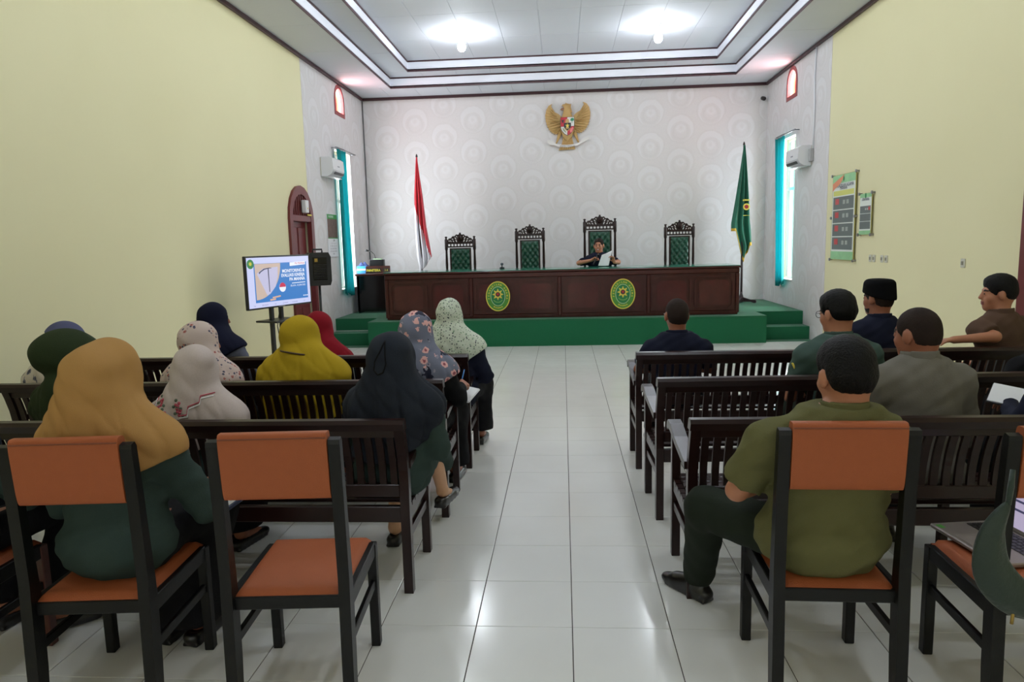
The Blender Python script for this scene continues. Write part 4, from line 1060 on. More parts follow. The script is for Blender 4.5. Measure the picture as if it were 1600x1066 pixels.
# ---------------------------------------------------------------- slatted benches
BL = 2.62
def make_bench():
    """slatted wooden bench, faces +Y; origin at the aisle-side rear leg, length along +X"""
    t = thing('slatted_bench', 'bench', 'bench')
    back = lambda z: -.012 - .075 * max(0, (z - .42) / .4) ** 1.15 + .028 * math.sin(max(0, min(1, (z - .42) / .4)) * PI)
    zs = [0, .2, .42, .5, .58, .66, .74, .795, .82]
    for x in (0.0, BL - .042):
        prof = [(back(z) - .018, z) for z in zs] + [(back(z) + .026, z) for z in zs[::-1]]
        mb = MB(); mb.prism(prof, x, x + .042, 'yz'); mb.build('rear_post', M_wood, t)
        mb = MB(); mb.box(x, x + .042, .405, .45, 0, .66, ch=.003); mb.build('front_post', M_wood, t)
        arm = [(.0, .585), (.0, .62), (.12, .635), (.28, .655), (.40, .685), (.47, .69), (.505, .672), (.515, .645), (.50, .63), (.47, .648), (.40, .648), (.28, .622), (.12, .602)]
        mb = MB(); mb.prism(arm, x - .012, x + .05, 'yz'); mb.build('armrest', M_wood, t)
        rail = [(.0, .335), (.43, .345), (.43, .405)]
        for k in range(6):
            yy = .40 - .066 * k; rail += [(yy, .405), (yy, .388), (yy - .012, .388), (yy - .012, .405)]
        rail += [(.0, .40)]
        mb = MB(); mb.prism(rail, x + .006, x + .034, 'yz'); mb.build('side_rail', M_wood, t)
        mb = MB(); mb.box(x + .008, x + .032, .0, .43, .245, .285, ch=.003); mb.build('side_stretcher', M_wood, t)
    xm = BL / 2
    mb = MB(); mb.box(xm - .02, xm + .02, .40, .44, 0, .36, ch=.003); mb.build('middle_leg', M_wood, t)
    mb = MB(); mb.box(xm - .02, xm + .02, -.02, .02, 0, .36, ch=.003); mb.build('middle_leg', M_wood, t)
    mb = MB(); mb.prism([(back(.785) - .024, .782), (back(.785) + .032, .782), (back(.82) + .03, .826), (back(.82) + .01, .836), (back(.82) - .016, .832), (back(.82) - .026, .815)], -.006, BL + .006, 'yz'); mb.build('top_rail', M_wood, t)
    mb = MB(); mb.box(.042, BL - .042, back(.75) - .012, back(.75) + .016, .745, .785, ch=.003); mb.build('upper_back_rail', M_wood, t)
    mb = MB(); mb.box(.042, BL - .042, -.022, .012, .455, .515, ch=.004); mb.build('lower_back_rail', M_wood, t)
    mb = MB(); mb.box(.042, BL - .042, -.018, .014, .335, .41, ch=.004); mb.build('rear_apron', M_wood, t)
    mb = MB(); mb.box(.042, BL - .042, .41, .436, .325, .405, ch=.004); mb.build('front_apron', M_wood, t)
    # back slats, each a gently bowed strip
    zz = [.50 + .255 * k / 5 for k in range(6)]
    sm = MB(); sm.prism([(back(z) - .008, z) for z in zz] + [(back(z) + .008, z) for z in zz[::-1]], -.0155, .0155, 'yz'); sme = sm.mesh('slat'); sme.materials.append(M_wood)
    n = 50
    for k in range(n):
        o = bpy.data.objects.new('slat', sme); COL.objects.link(o); o.parent = t; o.location = (.042 + (BL - .084) * (k + .5) / n, 0, 0)
    sm = MB(); sm.box(.036, BL - .036, -.027, .027, 0, .018, ch=.004); sme = sm.mesh('seat_slat'); sme.materials.append(M_wood)
    for k in range(6):
        o = bpy.data.objects.new('seat_slat', sme); COL.objects.link(o); o.parent = t; o.location = (0, .376 - .066 * k + .03, .4055)
    return t
b0 = None
bench_specs = [
    (-.705 - 0.0, 3.06, 'L', R(0), 'left slatted bench nearest the camera, behind the padded chairs'),
    (-.685, 3.97, 'L', R(0), 'left slatted bench in the middle row'),
    (-.665, 4.88, 'L', R(0), 'left slatted bench nearest the stage'),
    (.525, 3.04, 'R', R(0.3), 'right slatted bench nearest the camera'),
    (.505, 3.94, 'R', R(1.6), 'right slatted bench in the middle row'),
    (.485, 4.86, 'R', R(0), 'right slatted bench nearest the stage'),
]
for x, y, sd, rz, lab in bench_specs:
    b = make_bench() if b0 is None else copy_tree(b0)
    if b0 is None: b0 = b
    b.location = (x - (BL if sd == 'L' else 0), y, 0); b.rotation_euler = (0, 0, rz)
    tag(b, lab, 'bench', 'rows of slatted benches')

# ---------------------------------------------------------------- laptop, pouch, papers, books
M_lap = mat('laptop_silver', srgb(150, 140, 134), rough=.35, metal=.5)
t = thing('laptop', 'open silver laptop lying on the orange seat of right foreground chair', 'laptop', (1.535, 2.55, .462), R(-82))
mb = MB(); mb.box(-.18, .18, -.125, .125, 0, .016, ch=.004); ba = mb.build('base', M_lap, t)
mb = MB()
for r_ in range(5):
    for c_ in range(13): mb.box(-.155 + .0235 * c_, -.155 + .0235 * c_ + .02, .005 + .021 * r_, .005 + .021 * r_ + .017, .0162, .0185)
mb.build('keys', M_black, ba)
mb = MB(); mb.box(-.055, .05, -.11, -.015, .0161, .0168); mb.build('touchpad', mat('touchpad_grey', srgb(128, 118, 112), rough=.4), ba)
mb = MB(); mb.box(.09, .15, -.115, -.08, .0161, .0168); mb.build('sticker', M_paper, ba)
mb = MB(); mb.box(-.16, -.13, -.115, -.095, .0161, .0168); mb.build('sticker', M_greenlt, ba)
Ml = Matrix.Translation((0, .125, .014)) @ Matrix.Rotation(R(-22), 4, 'X')
mb = MB(); mb.box(-.18, .18, -.004, .004, 0, .235, ch=.003, M=Ml); ld = mb.build('lid', M_lap, t)
mb = MB(); mb.box(-.17, .17, -.0052, -.0042, .015, .225, M=Ml); sc = mb.build('display', emis('laptop_screen', srgb(196, 184, 214), .8), ld)
for k in range(4):
    mb = MB(); mb.box(-.12, .05 + .03 * (k % 2), -.006, -.0054, .17 - .032 * k, .178 - .032 * k, M=Ml); mb.build('text_line', S_dark, sc)
# green belt pouch hanging on the chair post
t = thing('belt_pouch', 'dark green belt pouch hanging from the right foreground chair back', 'bag', (1.375, 2.12, .44))
M_pouch = mat('green_nylon', srgb(24, 44, 33), rough=.55, bump=.3, bscale=60, sheen=.2)
SPN = [(-.078, .345), (-.118, .25), (-.112, .14), (-.03, .05), (.07, .025), (.16, .045)]
def spine(v):
    k = min(int(v * 5), 4); f = v * 5 - k
    p0, p1, p2, p3 = SPN[max(k - 1, 0)], SPN[k], SPN[k + 1], SPN[min(k + 2, 5)]
    return [.5 * (2 * p1[q] + (p2[q] - p0[q]) * f + (2 * p0[q] - 5 * p1[q] + 4 * p2[q] - p3[q]) * f * f + (3 * p1[q] - p0[q] - 3 * p2[q] + p3[q]) * f ** 3) for q in (0, 1)]
def pouch(u, v):
    """crescent swept along the spine from the strap end, round the post, to the lower right"""
    a = u * 2 * PI; c0 = spine(v); e0, e1 = spine(max(v - .02, 0)), spine(min(v + .02, 1))
    tx, tz = e1[0] - e0[0], e1[1] - e0[1]; L = math.hypot(tx, tz) or 1; nx, nz = -tz / L, tx / L
    r_ = .009 + .050 * math.sin(PI * min(1, max(0, v * 1.0)) ** 1.15) ** .8
    k = 1 + .06 * math.sin(5 * a + 9 * v)
    return (c0[0] + nx * r_ * math.cos(a) * k, -.012 + .5 * r_ * math.sin(a) * k, c0[1] + nz * r_ * math.cos(a) * k)
mb = MB(); mb.grid(lambda u, v: pouch(u, v), 28, 28); mb.build('body', M_pouch, t, True)
mb = MB(); mb.tube([pouch(.30, v) for v in [.12 + .07 * k for k in range(12)]], .004, 6); mb.build('zip', mat('zip_green', srgb(20, 44, 34), rough=.5), t, True)
mb = MB(); mb.tube([(-.078, -.012, .34), (-.066, .0, .39), (-.058, .01, .44)], [.008, .009, .007], 6); mb.build('strap', M_pouch, t, True)
mb = MB(); mb.tube([(.005, -.02, .0), (.002, -.02, -.05), (.01, -.022, -.09)], .004, 6); mb.build('zip_cord', mat('cord_brown', srgb(130, 60, 44), rough=.6), t, True)
mb = MB(); mb.tube([(-.045, -.02, .03), (-.048, -.02, -.03)], .005, 6); mb.build('strap_end', M_brass, t, True)
def booklet(name, label, cat, loc, rot, w, d, h, cover, page=M_paper):
    t = thing(name, label, cat, loc); t.rotation_euler = rot
    mb = MB(); mb.box(-w / 2, w / 2, -d / 2, d / 2, 0, h * .45, ch=.002); mb.build('cover', cover, t)
    mb = MB(); mb.box(-w / 2 + .004, w / 2 - .004, -d / 2 + .004, d / 2 - .004, h * .451, h, ch=.002); mb.build('pages', page, t)
    return t
M_navybook = mat('navy_cover', srgb(36, 44, 72), rough=.5)
# ---------------------------------------------------------------- people: smooth-blended distance fields meshed on a grid
CTX = [None]                       # (number of points, block centres, block radius) while a grid is being filled
def culled(P, f):
    c = CTX[0]
    if c is None or len(P) != c[0]: return f(P)
    m = f(c[1]) < c[2] + .10
    if m.all():
        CTX[0] = None; r_ = f(P); CTX[0] = c
        return r_
    out = np.full((len(c[1]), 512), .5, np.float32)
    if m.any():
        CTX[0] = None
        out[m] = f(P.reshape(-1, 512, 3)[m].reshape(-1, 3)).reshape(-1, 512)
        CTX[0] = c
    return out.ravel()
def rcone(P, a, b, ra, rb): return culled(P, lambda Q: rcone_(Q, a, b, ra, rb))
def rcone_(P, a, b, ra, rb):
    a = np.asarray(a, np.float32); b = np.asarray(b, np.float32); ba = b - a
    t = np.clip(((P - a) @ ba) / max(float(ba @ ba), 1e-9), 0, 1)
    d = P - a - t[:, None] * ba
    return np.sqrt((d * d).sum(1)) - (ra + (rb - ra) * t)
def ellip(P, c, r, Rm=None):
    q = P - np.asarray(c, np.float32)
    if Rm is not None: q = q @ Rm
    r = np.asarray(r, np.float32); k0 = np.sqrt(((q / r) ** 2).sum(1)) + 1e-9; k1 = np.sqrt(((q / (r * r)) ** 2).sum(1)) + 1e-9
    return k0 * (k0 - 1) / k1
def squash(P, a, b, ra, rb, s, ax=1):
    """capsule flattened by factor s along axis ax"""
    Q = P.copy(); a = np.array(a, np.float32); b = np.array(b, np.float32)
    Q[:, ax] /= s; a[ax] /= s; b[ax] /= s
    return rcone_(Q, a, b, ra, rb) * (s ** .5)
def smin(a, b, k):
    if k <= 0: return np.minimum(a, b)
    h = np.clip(.5 + .5 * (b - a) / k, 0, 1)
    return b + (a - b) * h - k * h * (1 - h)
def smax(a, b, k): return -smin(-a, -b, k)

def sdf_mesh(name, fn, lo, hi, h, smooth_iter=0):
    lo = np.array(lo, np.float32); hi = np.array(hi, np.float32); B = 8
    nb = np.maximum(1, np.ceil((hi - lo) / (h * B)).astype(int)); n = nb * B
    ax = [lo[k] + h * np.arange(n[k], dtype=np.float32) for k in range(3)]
    cx = [lo[k] + h * B * (np.arange(nb[k], dtype=np.float32) + .5) - h * .5 for k in range(3)]
    C = np.stack(np.meshgrid(*cx, indexing='ij'), -1).reshape(-1, 3)
    dc = fn(C).reshape(nb)
    V = np.repeat(np.repeat(np.repeat(dc, B, 0), B, 1), B, 2).astype(np.float32)
    act = np.argwhere(np.abs(dc) < h * B * 1.35 + .012)
    if len(act) == 0: return None
    off = np.stack(np.meshgrid(*[np.arange(B)] * 3, indexing='ij'), -1).reshape(-1, 3)
    I = (act[:, None, :] * B + off[None]).reshape(-1, 3)
    P = lo + h * I.astype(np.float32)
    CTX[0] = (len(P), lo + h * (act * B + (B - 1) / 2).astype(np.float32), h * B * .87)
    V[I[:, 0], I[:, 1], I[:, 2]] = fn(P)
    CTX[0] = None
    V[0] = V[-1] = 1; V[:, 0] = V[:, -1] = 1; V[:, :, 0] = V[:, :, -1] = 1
    S = V < 0
    cs = S[:-1, :-1, :-1].astype(np.int8)
    for dx in (0, 1):
        for dy in (0, 1):
            for dz in (0, 1):
                if dx or dy or dz: cs = cs + S[dx:n[0] - 1 + dx, dy:n[1] - 1 + dy, dz:n[2] - 1 + dz]
    cell = np.argwhere((cs > 0) & (cs < 8))
    idx = -np.ones(np.array(n) - 1, np.int32); idx[cell[:, 0], cell[:, 1], cell[:, 2]] = np.arange(len(cell))
    cor = [(x, y, z) for x in (0, 1) for y in (0, 1) for z in (0, 1)]
    val = {c: V[cell[:, 0] + c[0], cell[:, 1] + c[1], cell[:, 2] + c[2]] for c in cor}
    acc = np.zeros((len(cell), 3), np.float32); cnt = np.zeros(len(cell), np.float32)
    for c in cor:
        for k in range(3):
            if c[k] == 0:
                d = list(c); d[k] = 1; d = tuple(d); a, b = val[c], val[d]
                m = (a < 0) != (b < 0); t = np.where(m, a / np.where(m, a - b, 1), 0)
                p = np.zeros((len(cell), 3), np.float32); p[:] = c; p[:, k] += t
                acc += p * m[:, None]; cnt += m
    X = lo + h * (cell + acc / cnt[:, None])
    quads = []
    for k in range(3):
        u, v = (k + 1) % 3, (k + 2) % 3
        sl0 = [slice(1, -1)] * 3; sl0[k] = slice(0, n[k] - 1); sl1 = list(sl0); sl1[k] = slice(1, n[k])
        ch = S[tuple(sl0)] != S[tuple(sl1)]
        e = np.argwhere(ch); e[:, u] += 1; e[:, v] += 1
        ins = S[e[:, 0], e[:, 1], e[:, 2]]
        q = []
        for du, dv in ((-1, -1), (0, -1), (0, 0), (-1, 0)):
            g = e.copy(); g[:, u] += du; g[:, v] += dv; q.append(idx[g[:, 0], g[:, 1], g[:, 2]])
        q = np.stack(q, 1); q[~ins] = q[~ins][:, ::-1]
        quads.append(q)
    Q = np.concatenate(quads); Q = Q[(Q >= 0).all(1)]
    for _ in range(smooth_iter):
        ia = Q.ravel(); ib = Q[:, [1, 2, 3, 0]].ravel(); nx = len(X)
        c_ = np.bincount(ia, minlength=nx)
        s_ = np.stack([np.bincount(ia, X[ib, k], nx) for k in range(3)], 1)
        X = (X * .45 + .55 * s_ / np.maximum(c_, 1)[:, None]).astype(np.float32)
    me = bpy.data.meshes.new(name)
    me.vertices.add(len(X)); me.vertices.foreach_set('co', X.astype(np.float32).ravel())
    me.loops.add(Q.size); me.loops.foreach_set('vertex_index', Q.ravel().astype(np.int32))
    me.polygons.add(len(Q)); me.polygons.foreach_set('loop_start', np.arange(0, Q.size, 4, dtype=np.int32)); me.polygons.foreach_set('loop_total', np.full(len(Q), 4, np.int32))
    me.polygons.foreach_set('use_smooth', np.ones(len(Q), bool)); me.update(); me.validate()
    return me

# skin, hair and cloth
def skin_mat(name, c): return mat(name, c, rough=.5, spec=.4, var=.08, vscale=20)
SK1, SK2, SK3 = skin_mat('skin_tan', srgb(178, 120, 92)), skin_mat('skin_brown', srgb(150, 94, 70)), skin_mat('skin_light', srgb(206, 158, 122))
M_lip = mat('lip', srgb(140, 76, 70), rough=.5); M_brow = mat('brow_hair', srgb(30, 22, 20), rough=.7); M_eye = mat('eye_white', srgb(220, 216, 210), rough=.3); M_teeth = mat('teeth', srgb(226, 222, 212), rough=.4)
M_hair = mat('black_hair', srgb(10, 9, 9), rough=.6, spec=.2, bump=.6, bscale=160)
M_buzz = mat('short_hair', srgb(42, 32, 28), rough=.8, spec=.15, bump=.4, bscale=260, var=.3, vscale=26)
M_shoe = mat('black_shoe_leather', srgb(18, 17, 18), rough=.28, spec=.55)
def cloth(name, c, b=.25, sc=320, var=.07): return mat(name, c, rough=.9, spec=.12, bump=b, bscale=sc, var=var, vscale=9)
C_dgreen = cloth('dark_green_cloth', srgb(52, 66, 62)); C_navy = cloth('navy_cloth_shirt', srgb(27, 30, 46)); C_olive = cloth('olive_cloth', srgb(98, 96, 62)); C_grey = cloth('grey_cloth', srgb(110, 106, 98)); C_brown = cloth('brown_cloth', srgb(86, 66, 54)); C_black = cloth('black_cloth', srgb(22, 22, 24)); C_slate = cloth('slate_cloth', srgb(104, 108, 124)); C_trs = cloth('dark_trousers', srgb(34, 40, 32)); C_teal = cloth('grey_green_cloth', srgb(66, 84, 78)); C_sage = cloth('pale_sage_cloth', srgb(168, 166, 150))

class Person:
    """seated figure. Body frame: +y is where the trunk faces, origin on the floor under the hips."""
    def __init__(s, label, x, y, yaw=0., seat=.42, head=(0, .03, 1.08), head_yaw=0., head_pitch=0., sw=.165, bulk=1.0, skin=SK2, hs=1.0, group=None, nk=.152):
        s.t = thing('person', label, 'person', (x, y, 0), yaw, group)
        s.H = np.array(head, np.float32); s.seat = seat; s.sw = sw; s.bulk = bulk; s.skin = skin; s.hs = hs
        cy, sy = math.cos(head_yaw), math.sin(head_yaw); cp, sp_ = math.cos(head_pitch), math.sin(head_pitch)
        Rz = np.array([[cy, -sy, 0], [sy, cy, 0], [0, 0, 1]]); Rx = np.array([[1, 0, 0], [0, cp, -sp_], [0, sp_, cp]])
        s.R = (Rz @ Rx).astype(np.float32)          # head-local -> body
        s.neck = s.H + s.R @ np.array([0, -.025, -.09], np.float32) * hs
        s.nb = np.array([s.H[0] * .9, s.H[1] - .035, s.H[2] - nk * hs], np.float32)   # neck base
        s.hip = np.array([0, 0, seat + .085], np.float32)
        s.shz = float(s.nb[2]) - .09
        s.chest = s.nb * .75 + s.hip * .25 + np.array([0, .01, 0], np.float32)
        s.S = [np.array([s.nb[0] + sd * sw, s.nb[1], s.shz], np.float32) for sd in (-1, 1)]
        z = seat
        s.E = [np.array([sd * (sw + .075), .06, z + .24], np.float32) for sd in (-1, 1)]
        s.W = [np.array([sd * .10, .30, z + .20], np.float32) for sd in (-1, 1)]
        s.hd = [np.array([-sd * .35, .9, -.1]) for sd in (-1, 1)]
        s.hn = [np.array([0, 0, -1.]) for sd in (-1, 1)]
        s.curl = [.5, .5]
        s.K = [np.array([sd * .12, .42, z + .075], np.float32) for sd in (-1, 1)]
        s.A = [np.array([sd * .12, .45, .10], np.float32) for sd in (-1, 1)]
        s.toe = [np.array([sd * .03, 1, 0.]) for sd in (-1, 1)]
    def hl(s, P): return (P - s.H) @ s.R / s.hs      # body -> head-local
    def d_head(s, P, detail=True): return culled(P, lambda Q: s.d_head_(Q, detail))
    def d_head_(s, P, detail=True):
        q = s.hl(P)
        d = ellip(q, (0, -.012, .03), (.074, .094, .088))
        d = smin(d, ellip(q, (0, .028, -.048), (.056, .062, .074)), .035)
        d = smin(d, ellip(q, (0, .055, -.092), (.03, .03, .028)), .02)
        d = smin(d, ellip(q, (0, -.04, -.02), (.062, .06, .06)), .03)
        if detail:
            d = smin(d, rcone(q, (0, .086, .012), (0, .101, -.026), .008, .0135), .012)
            d = smin(d, rcone(q, (-.03, .077, .022), (.03, .077, .022), .011, .011), .014)
            for sd in (-1, 1):
                d = smax(d, -ellip(q, (sd * .031, .093, .003), (.015, .012, .009)), .012)
                d = smin(d, ellip(q, (sd * .031, .078, .002), (.0125, .0125, .0115)), .004)
                d = smin(d, ellip(q, (sd * .079, -.008, -.008), (.011, .022, .034)), .006)
                d = smin(d, ellip(q, (sd * .04, .058, -.03), (.02, .02, .022)), .02)
            d = smin(d, ellip(q, (0, .088, -.056), (.024, .011, .0055)), .007)
            d = smin(d, ellip(q, (0, .086, -.068), (.02, .011, .006)), .007)
        return d * s.hs
    def d_hand(s, P, i):
        c = CTX[0]
        if c is None or len(P) != c[0]: return s.d_hand_(P, i)
        m = np.linalg.norm(c[1] - s.W[i], axis=1) < c[2] + .25
        out = np.full((len(c[1]), 512), .5, np.float32)
        if m.any():
            CTX[0] = None; out[m] = s.d_hand_(P.reshape(-1, 512, 3)[m].reshape(-1, 3), i).reshape(-1, 512); CTX[0] = c
        return out.ravel()
    def d_hand_(s, P, i):
        """palm plus five jointed fingers"""
        w = s.W[i]; f = s.hd[i] / np.linalg.norm(s.hd[i]); nr = s.hn[i] - f * (s.hn[i] @ f); nr = nr / np.linalg.norm(nr)
        side = np.cross(f, nr); sg = -1 if i == 0 else 1                    # left hand (i=0): thumb to the +x side
        th = np.cross(nr, f) * (1 if i == 0 else -1)
        th = th / np.linalg.norm(th)
        c = s.curl[i]
        d = rcone(P, w, w + f * .03, .024, .026)
        for k in (-1, 0, 1): d = smin(d, rcone(P, w + f * .02 + th * .012 * k, w + f * .085 + th * .022 * k, .015, .0125), .012)
        for k, L in enumerate((.068, .076, .071, .056)):
            o = (1.5 - k) * .0195
            p0 = w + f * (.088 - .004 * abs(k - 1.2)) + th * o
            a1 = c * .7; a2 = c * 1.6; a3 = c * 2.3
            dirs = [(math.cos(a) * f + math.sin(a) * nr + th * .08 * (1.5 - k)) for a in (a1, a2, a3)]
            p1 = p0 + dirs[0] * L * .46; p2 = p1 + dirs[1] * L * .31; p3 = p2 + dirs[2] * L * .23
            g = np.minimum(np.minimum(rcone(P, p0, p1, .0092, .0085), rcone(P, p1, p2, .0085, .0078)), rcone(P, p2, p3, .0078, .0065))
            d = smin(d, g, .004)
        t0 = w + f * .025 + th * .022; t1 = t0 + (f * .6 + th * .65 + nr * .35 * (.4 + c)) * .042; t2 = t1 + (f * .85 + th * (.3 - .4 * c) + nr * .5 * c) * .034
        d = smin(d, np.minimum(rcone(P, t0, t1, .0135, .0105), rcone(P, t1, t2, .0105, .008)), .006)
        return d
    def d_trunk(s, P, g=0.):
        """trunk silhouette, grown by g"""
        b = s.bulk; Q = P
        d = squash(Q, s.hip + [0, -.0, .02], s.chest, (.150 * b + g), (.150 * b + g), .70)
        d = smin(d, rcone(Q, s.S[0], s.S[1], .056 + g, .056 + g), .07)
        d = smin(d, rcone(Q, s.nb + [0, -.005, -.005], (s.S[0] + s.S[1]) / 2 + [0, 0, -.01], .060 + g, .085 + g), .05)
        for i in (0, 1): d = smin(d, rcone(Q, s.nb + [0, -.012, -.028], s.S[i] * .85 + s.nb * .15, .05 + g, .052 + g), .04)
        d = smin(d, ellip(Q, s.hip + [0, -.005, .01], (.172 * b + g, .13 * b + g, .105 + g)), .05)
        return d
    def body(s, h=.0075, legs_skin=False, hands=(1, 1), detail=True):
        def fn(P):
            d = s.d_head(P, detail)
            d = smin(d, rcone(P, s.neck, s.nb - [0, 0, .03], .056 * s.hs, .062), .03)
            d = smin(d, s.d_trunk(P, -.02), .02)
            for i in (0, 1):
                d = smin(d, rcone(P, s.S[i], s.E[i], .046, .038), .02)
                d = smin(d, rcone(P, s.E[i], s.W[i], .038, .025), .012)
                if hands[i]: d = smin(d, s.d_hand(P, i), .006)
                hj = s.hip + [(-.085, .085)[i], .02, 0]
                d = smin(d, rcone(P, hj, s.K[i], .072, .052), .02)
                d = smin(d, rcone(P, s.K[i], s.A[i], .05, .034), .02)
                d = smin(d, rcone(P, s.A[i] - [0, 0, .02], s.A[i] + s.toe[i] * .13 - [0, 0, .06], .033, .026), .02)
            return d
        pts = np.array([s.H, s.hip] + s.E + s.W + s.K + s.A + s.S)
        lo = pts.min(0) - .22; hi = pts.max(0) + .22; lo[2] = max(lo[2], 0.005); hi[2] = s.H[2] + .16
        me = sdf_mesh('body', fn, lo, hi, h)
        # colour the face: lips and brows follow their own shapes on the skin
        n = len(me.vertices); co = np.empty(n * 3, np.float32); me.vertices.foreach_get('co', co); q = s.hl(co.reshape(-1, 3))
        pol = np.empty(len(me.polygons) * 4, np.int32); me.loops.foreach_get('vertex_index', pol); c = q[pol.reshape(-1, 4)].mean(1)
        mi = np.zeros(len(c), np.int32)
        if detail:
            mi[(np.abs(c[:, 0]) < .026) & (np.abs(c[:, 2] + .062) < .011) & (c[:, 1] > .07)] = 1
            mi[(np.abs(np.abs(c[:, 0]) - .031) < .017) & (np.abs(c[:, 2] - .024) < .006) & (c[:, 1] > .06)] = 2
            mi[(np.abs(np.abs(c[:, 0]) - .031) < .010) & (np.abs(c[:, 2] - .002) < .006) & (c[:, 1] > .075)] = 2
        o = obj('body', me, [s.skin, M_lip, M_brow], s.t)
        me.polygons.foreach_set('material_index', mi)
        return o
    def part(s, name, fn, mats, lo, hi, h=.009, sm=1):
        me = sdf_mesh(name, fn, lo, hi, h, sm)
        return obj(name, me, mats, s.t) if me else None
    def shirt(s, m, sleeve=1.0, name='shirt', collar=True, g=.008, loose=1.0, h=.009, hem=None, wr=.0035, seed=0.):
        """sleeve: 1 = to the wrist, .5 = short sleeve ending above the elbow"""
        def fn(P):
            d = s.d_trunk(P, g)
            for i in (0, 1):
                if sleeve >= 1:
                    d = smin(d, rcone(P, s.S[i], s.E[i], .060 * loose, .054 * loose), .045)
                    e = s.W[i] - (s.W[i] - s.E[i]) / np.linalg.norm(s.W[i] - s.E[i]) * .005
                    d = smin(d, rcone(P, s.E[i], e, .053 * loose, .038 * loose), .02)
                else:
                    ax_ = s.E[i] - s.S[i]; L = np.linalg.norm(ax_); ax_ = ax_ / L; e = s.S[i] + ax_ * L * sleeve * 1.55
                    sl = rcone(P, s.S[i], s.S[i] + ax_ * L, .064 * loose, .066 * loose)
                    sl = np.maximum(sl, (P - e) @ ax_)
                    d = smin(d, sl, .03)
            w = wr * (np.sin(P[:, 2] * 46 + P[:, 0] * 21 + seed) * np.sin(P[:, 0] * 37 - P[:, 2] * 17 + P[:, 1] * 29 + seed * 2) + .6 * np.sin(P[:, 2] * 90 - P[:, 0] * 55 + P[:, 1] * 40))
            d = d + w
            nk = s.nb
            d = smax(d, -rcone(P, nk + [0, .008, .03], s.neck + [0, .01, .02], .058, .064), .004)
            d = np.maximum(d, P[:, 2] - (nk[2] + .04))
            if hem is not None: d = np.maximum(d, hem - P[:, 2])
            return d
        pts = np.array([s.hip, s.nb] + s.S + s.E + s.W); lo = pts.min(0) - .22; hi = pts.max(0) + .22; lo[2] = s.seat - .03; hi[2] = max(s.nb[2] + .06, pts[:, 2].max() + .09)
        o = s.part(name, fn, m, lo, hi, h)
        if collar:
            nk = s.nb
            def fc(P):
                q = P - nk; t_ = (P[:, 2] - nk[2]) / .055
                rr = np.sqrt(q[:, 0] ** 2 + ((q[:, 1] - .006) / 1.08) ** 2)
                R0 = .0735 - .004 * t_ + .03 * np.maximum(0, -t_)
                d = np.abs(rr - R0) - .0055
                d = np.maximum(d, np.abs(P[:, 2] - (nk[2] + .026 + .12 * q[:, 1] * -1.0)) - .028)
                fr = (q[:, 1] > .05) & (np.abs(q[:, 0]) < .018 + .3 * np.maximum(0, P[:, 2] - nk[2])); d = np.where(fr, np.maximum(d, .004), d)
                return d
            me = sdf_mesh('collar', fc, nk - [.13, .13, .05], nk + [.13, .13, .10], .006, 1)
            if me: obj('collar', me, m, s.t)
        return o
    def trousers(s, m, name='trousers', r=(.088, .068, .062, .058), end=.02, h=.011, k=.03, hem=None):
        def fn(P):
            d = ellip(P, s.hip + [0, 0, -.015], (.155 * s.bulk, .118 * s.bulk, .08))
            for i in (0, 1):
                hj = s.hip + [(-.09, .09)[i], .02, -.005]
                d = smin(d, rcone(P, hj, s.K[i], r[0], r[1]), k)
                d = smin(d, rcone(P, s.K[i], s.A[i] + [0, 0, end], r[2], r[3]), k)
            d = d + .003 * np.sin(P[:, 1] * 60 + P[:, 2] * 30) * np.sin(P[:, 2] * 50 + P[:, 0] * 40)
            return np.maximum(np.maximum(d, P[:, 2] - (s.hip[2] + .06)), (hem if hem is not None else min(s.A[0][2], s.A[1][2]) - .03) - P[:, 2])
        pts = np.array([s.hip] + s.K + s.A); lo = pts.min(0) - .2; hi = pts.max(0) + .2; lo[2] = max(.03, lo[2]); hi[2] = s.hip[2] + .1
        return s.part(name, fn, m, lo, hi, h)
    def skirt(s, m, hem=.12, h=.012): return s.trousers(m, 'long_skirt', (.082, .095, .10, .105), .0, h, .10, hem)
    def shoes(s, m=M_shoe, flat=False):
        for i in (0, 1):
            a = s.A[i]; f = s.toe[i] / np.linalg.norm(s.toe[i]); z0 = max(.0, float(a[2]) - .10)
            def fn(P):
                q = P - np.array([a[0], a[1], z0], np.float32); l = q @ f.astype(np.float32); sd = np.array([f[1], -f[0], 0], np.float32); x = q @ sd; z = q[:, 2]
                L = np.stack([x, l, z], 1)
                d = squash(L, (0, -.035, .035), (0, .115, .028), .037, .040, .85, 2)
                d = smin(d, ellip(L, (0, .16, .026), (.038, .06, .026)), .02)
                if not flat: d = smin(smin(d, rcone_(L, (0, .0, .04), (0, -.005, .085), .041, .038), .02), rcone_(L, (0, .02, .062), (0, .125, .036), .041, .037), .02)
                else: d = np.maximum(d, z - .058); d = np.maximum(d, -ellip(L, (0, .025, .075), (.027, .075, .04)))
                d = smin(d, np.maximum(np.maximum(np.abs(x) - .036 + .2 * np.maximum(0, l - .16), np.abs(l - .06) - .12), np.abs(z - .008) - .008), .008)
                return np.maximum(d, -z + .0015)
            c = np.array([a[0], a[1], z0]); e = c + f * .08
            me = sdf_mesh('shoe', fn, e - [.2, .2, .012], e + [.2, .2, .17], .0075, 1)
            if me: obj('shoe', me, m, s.t)
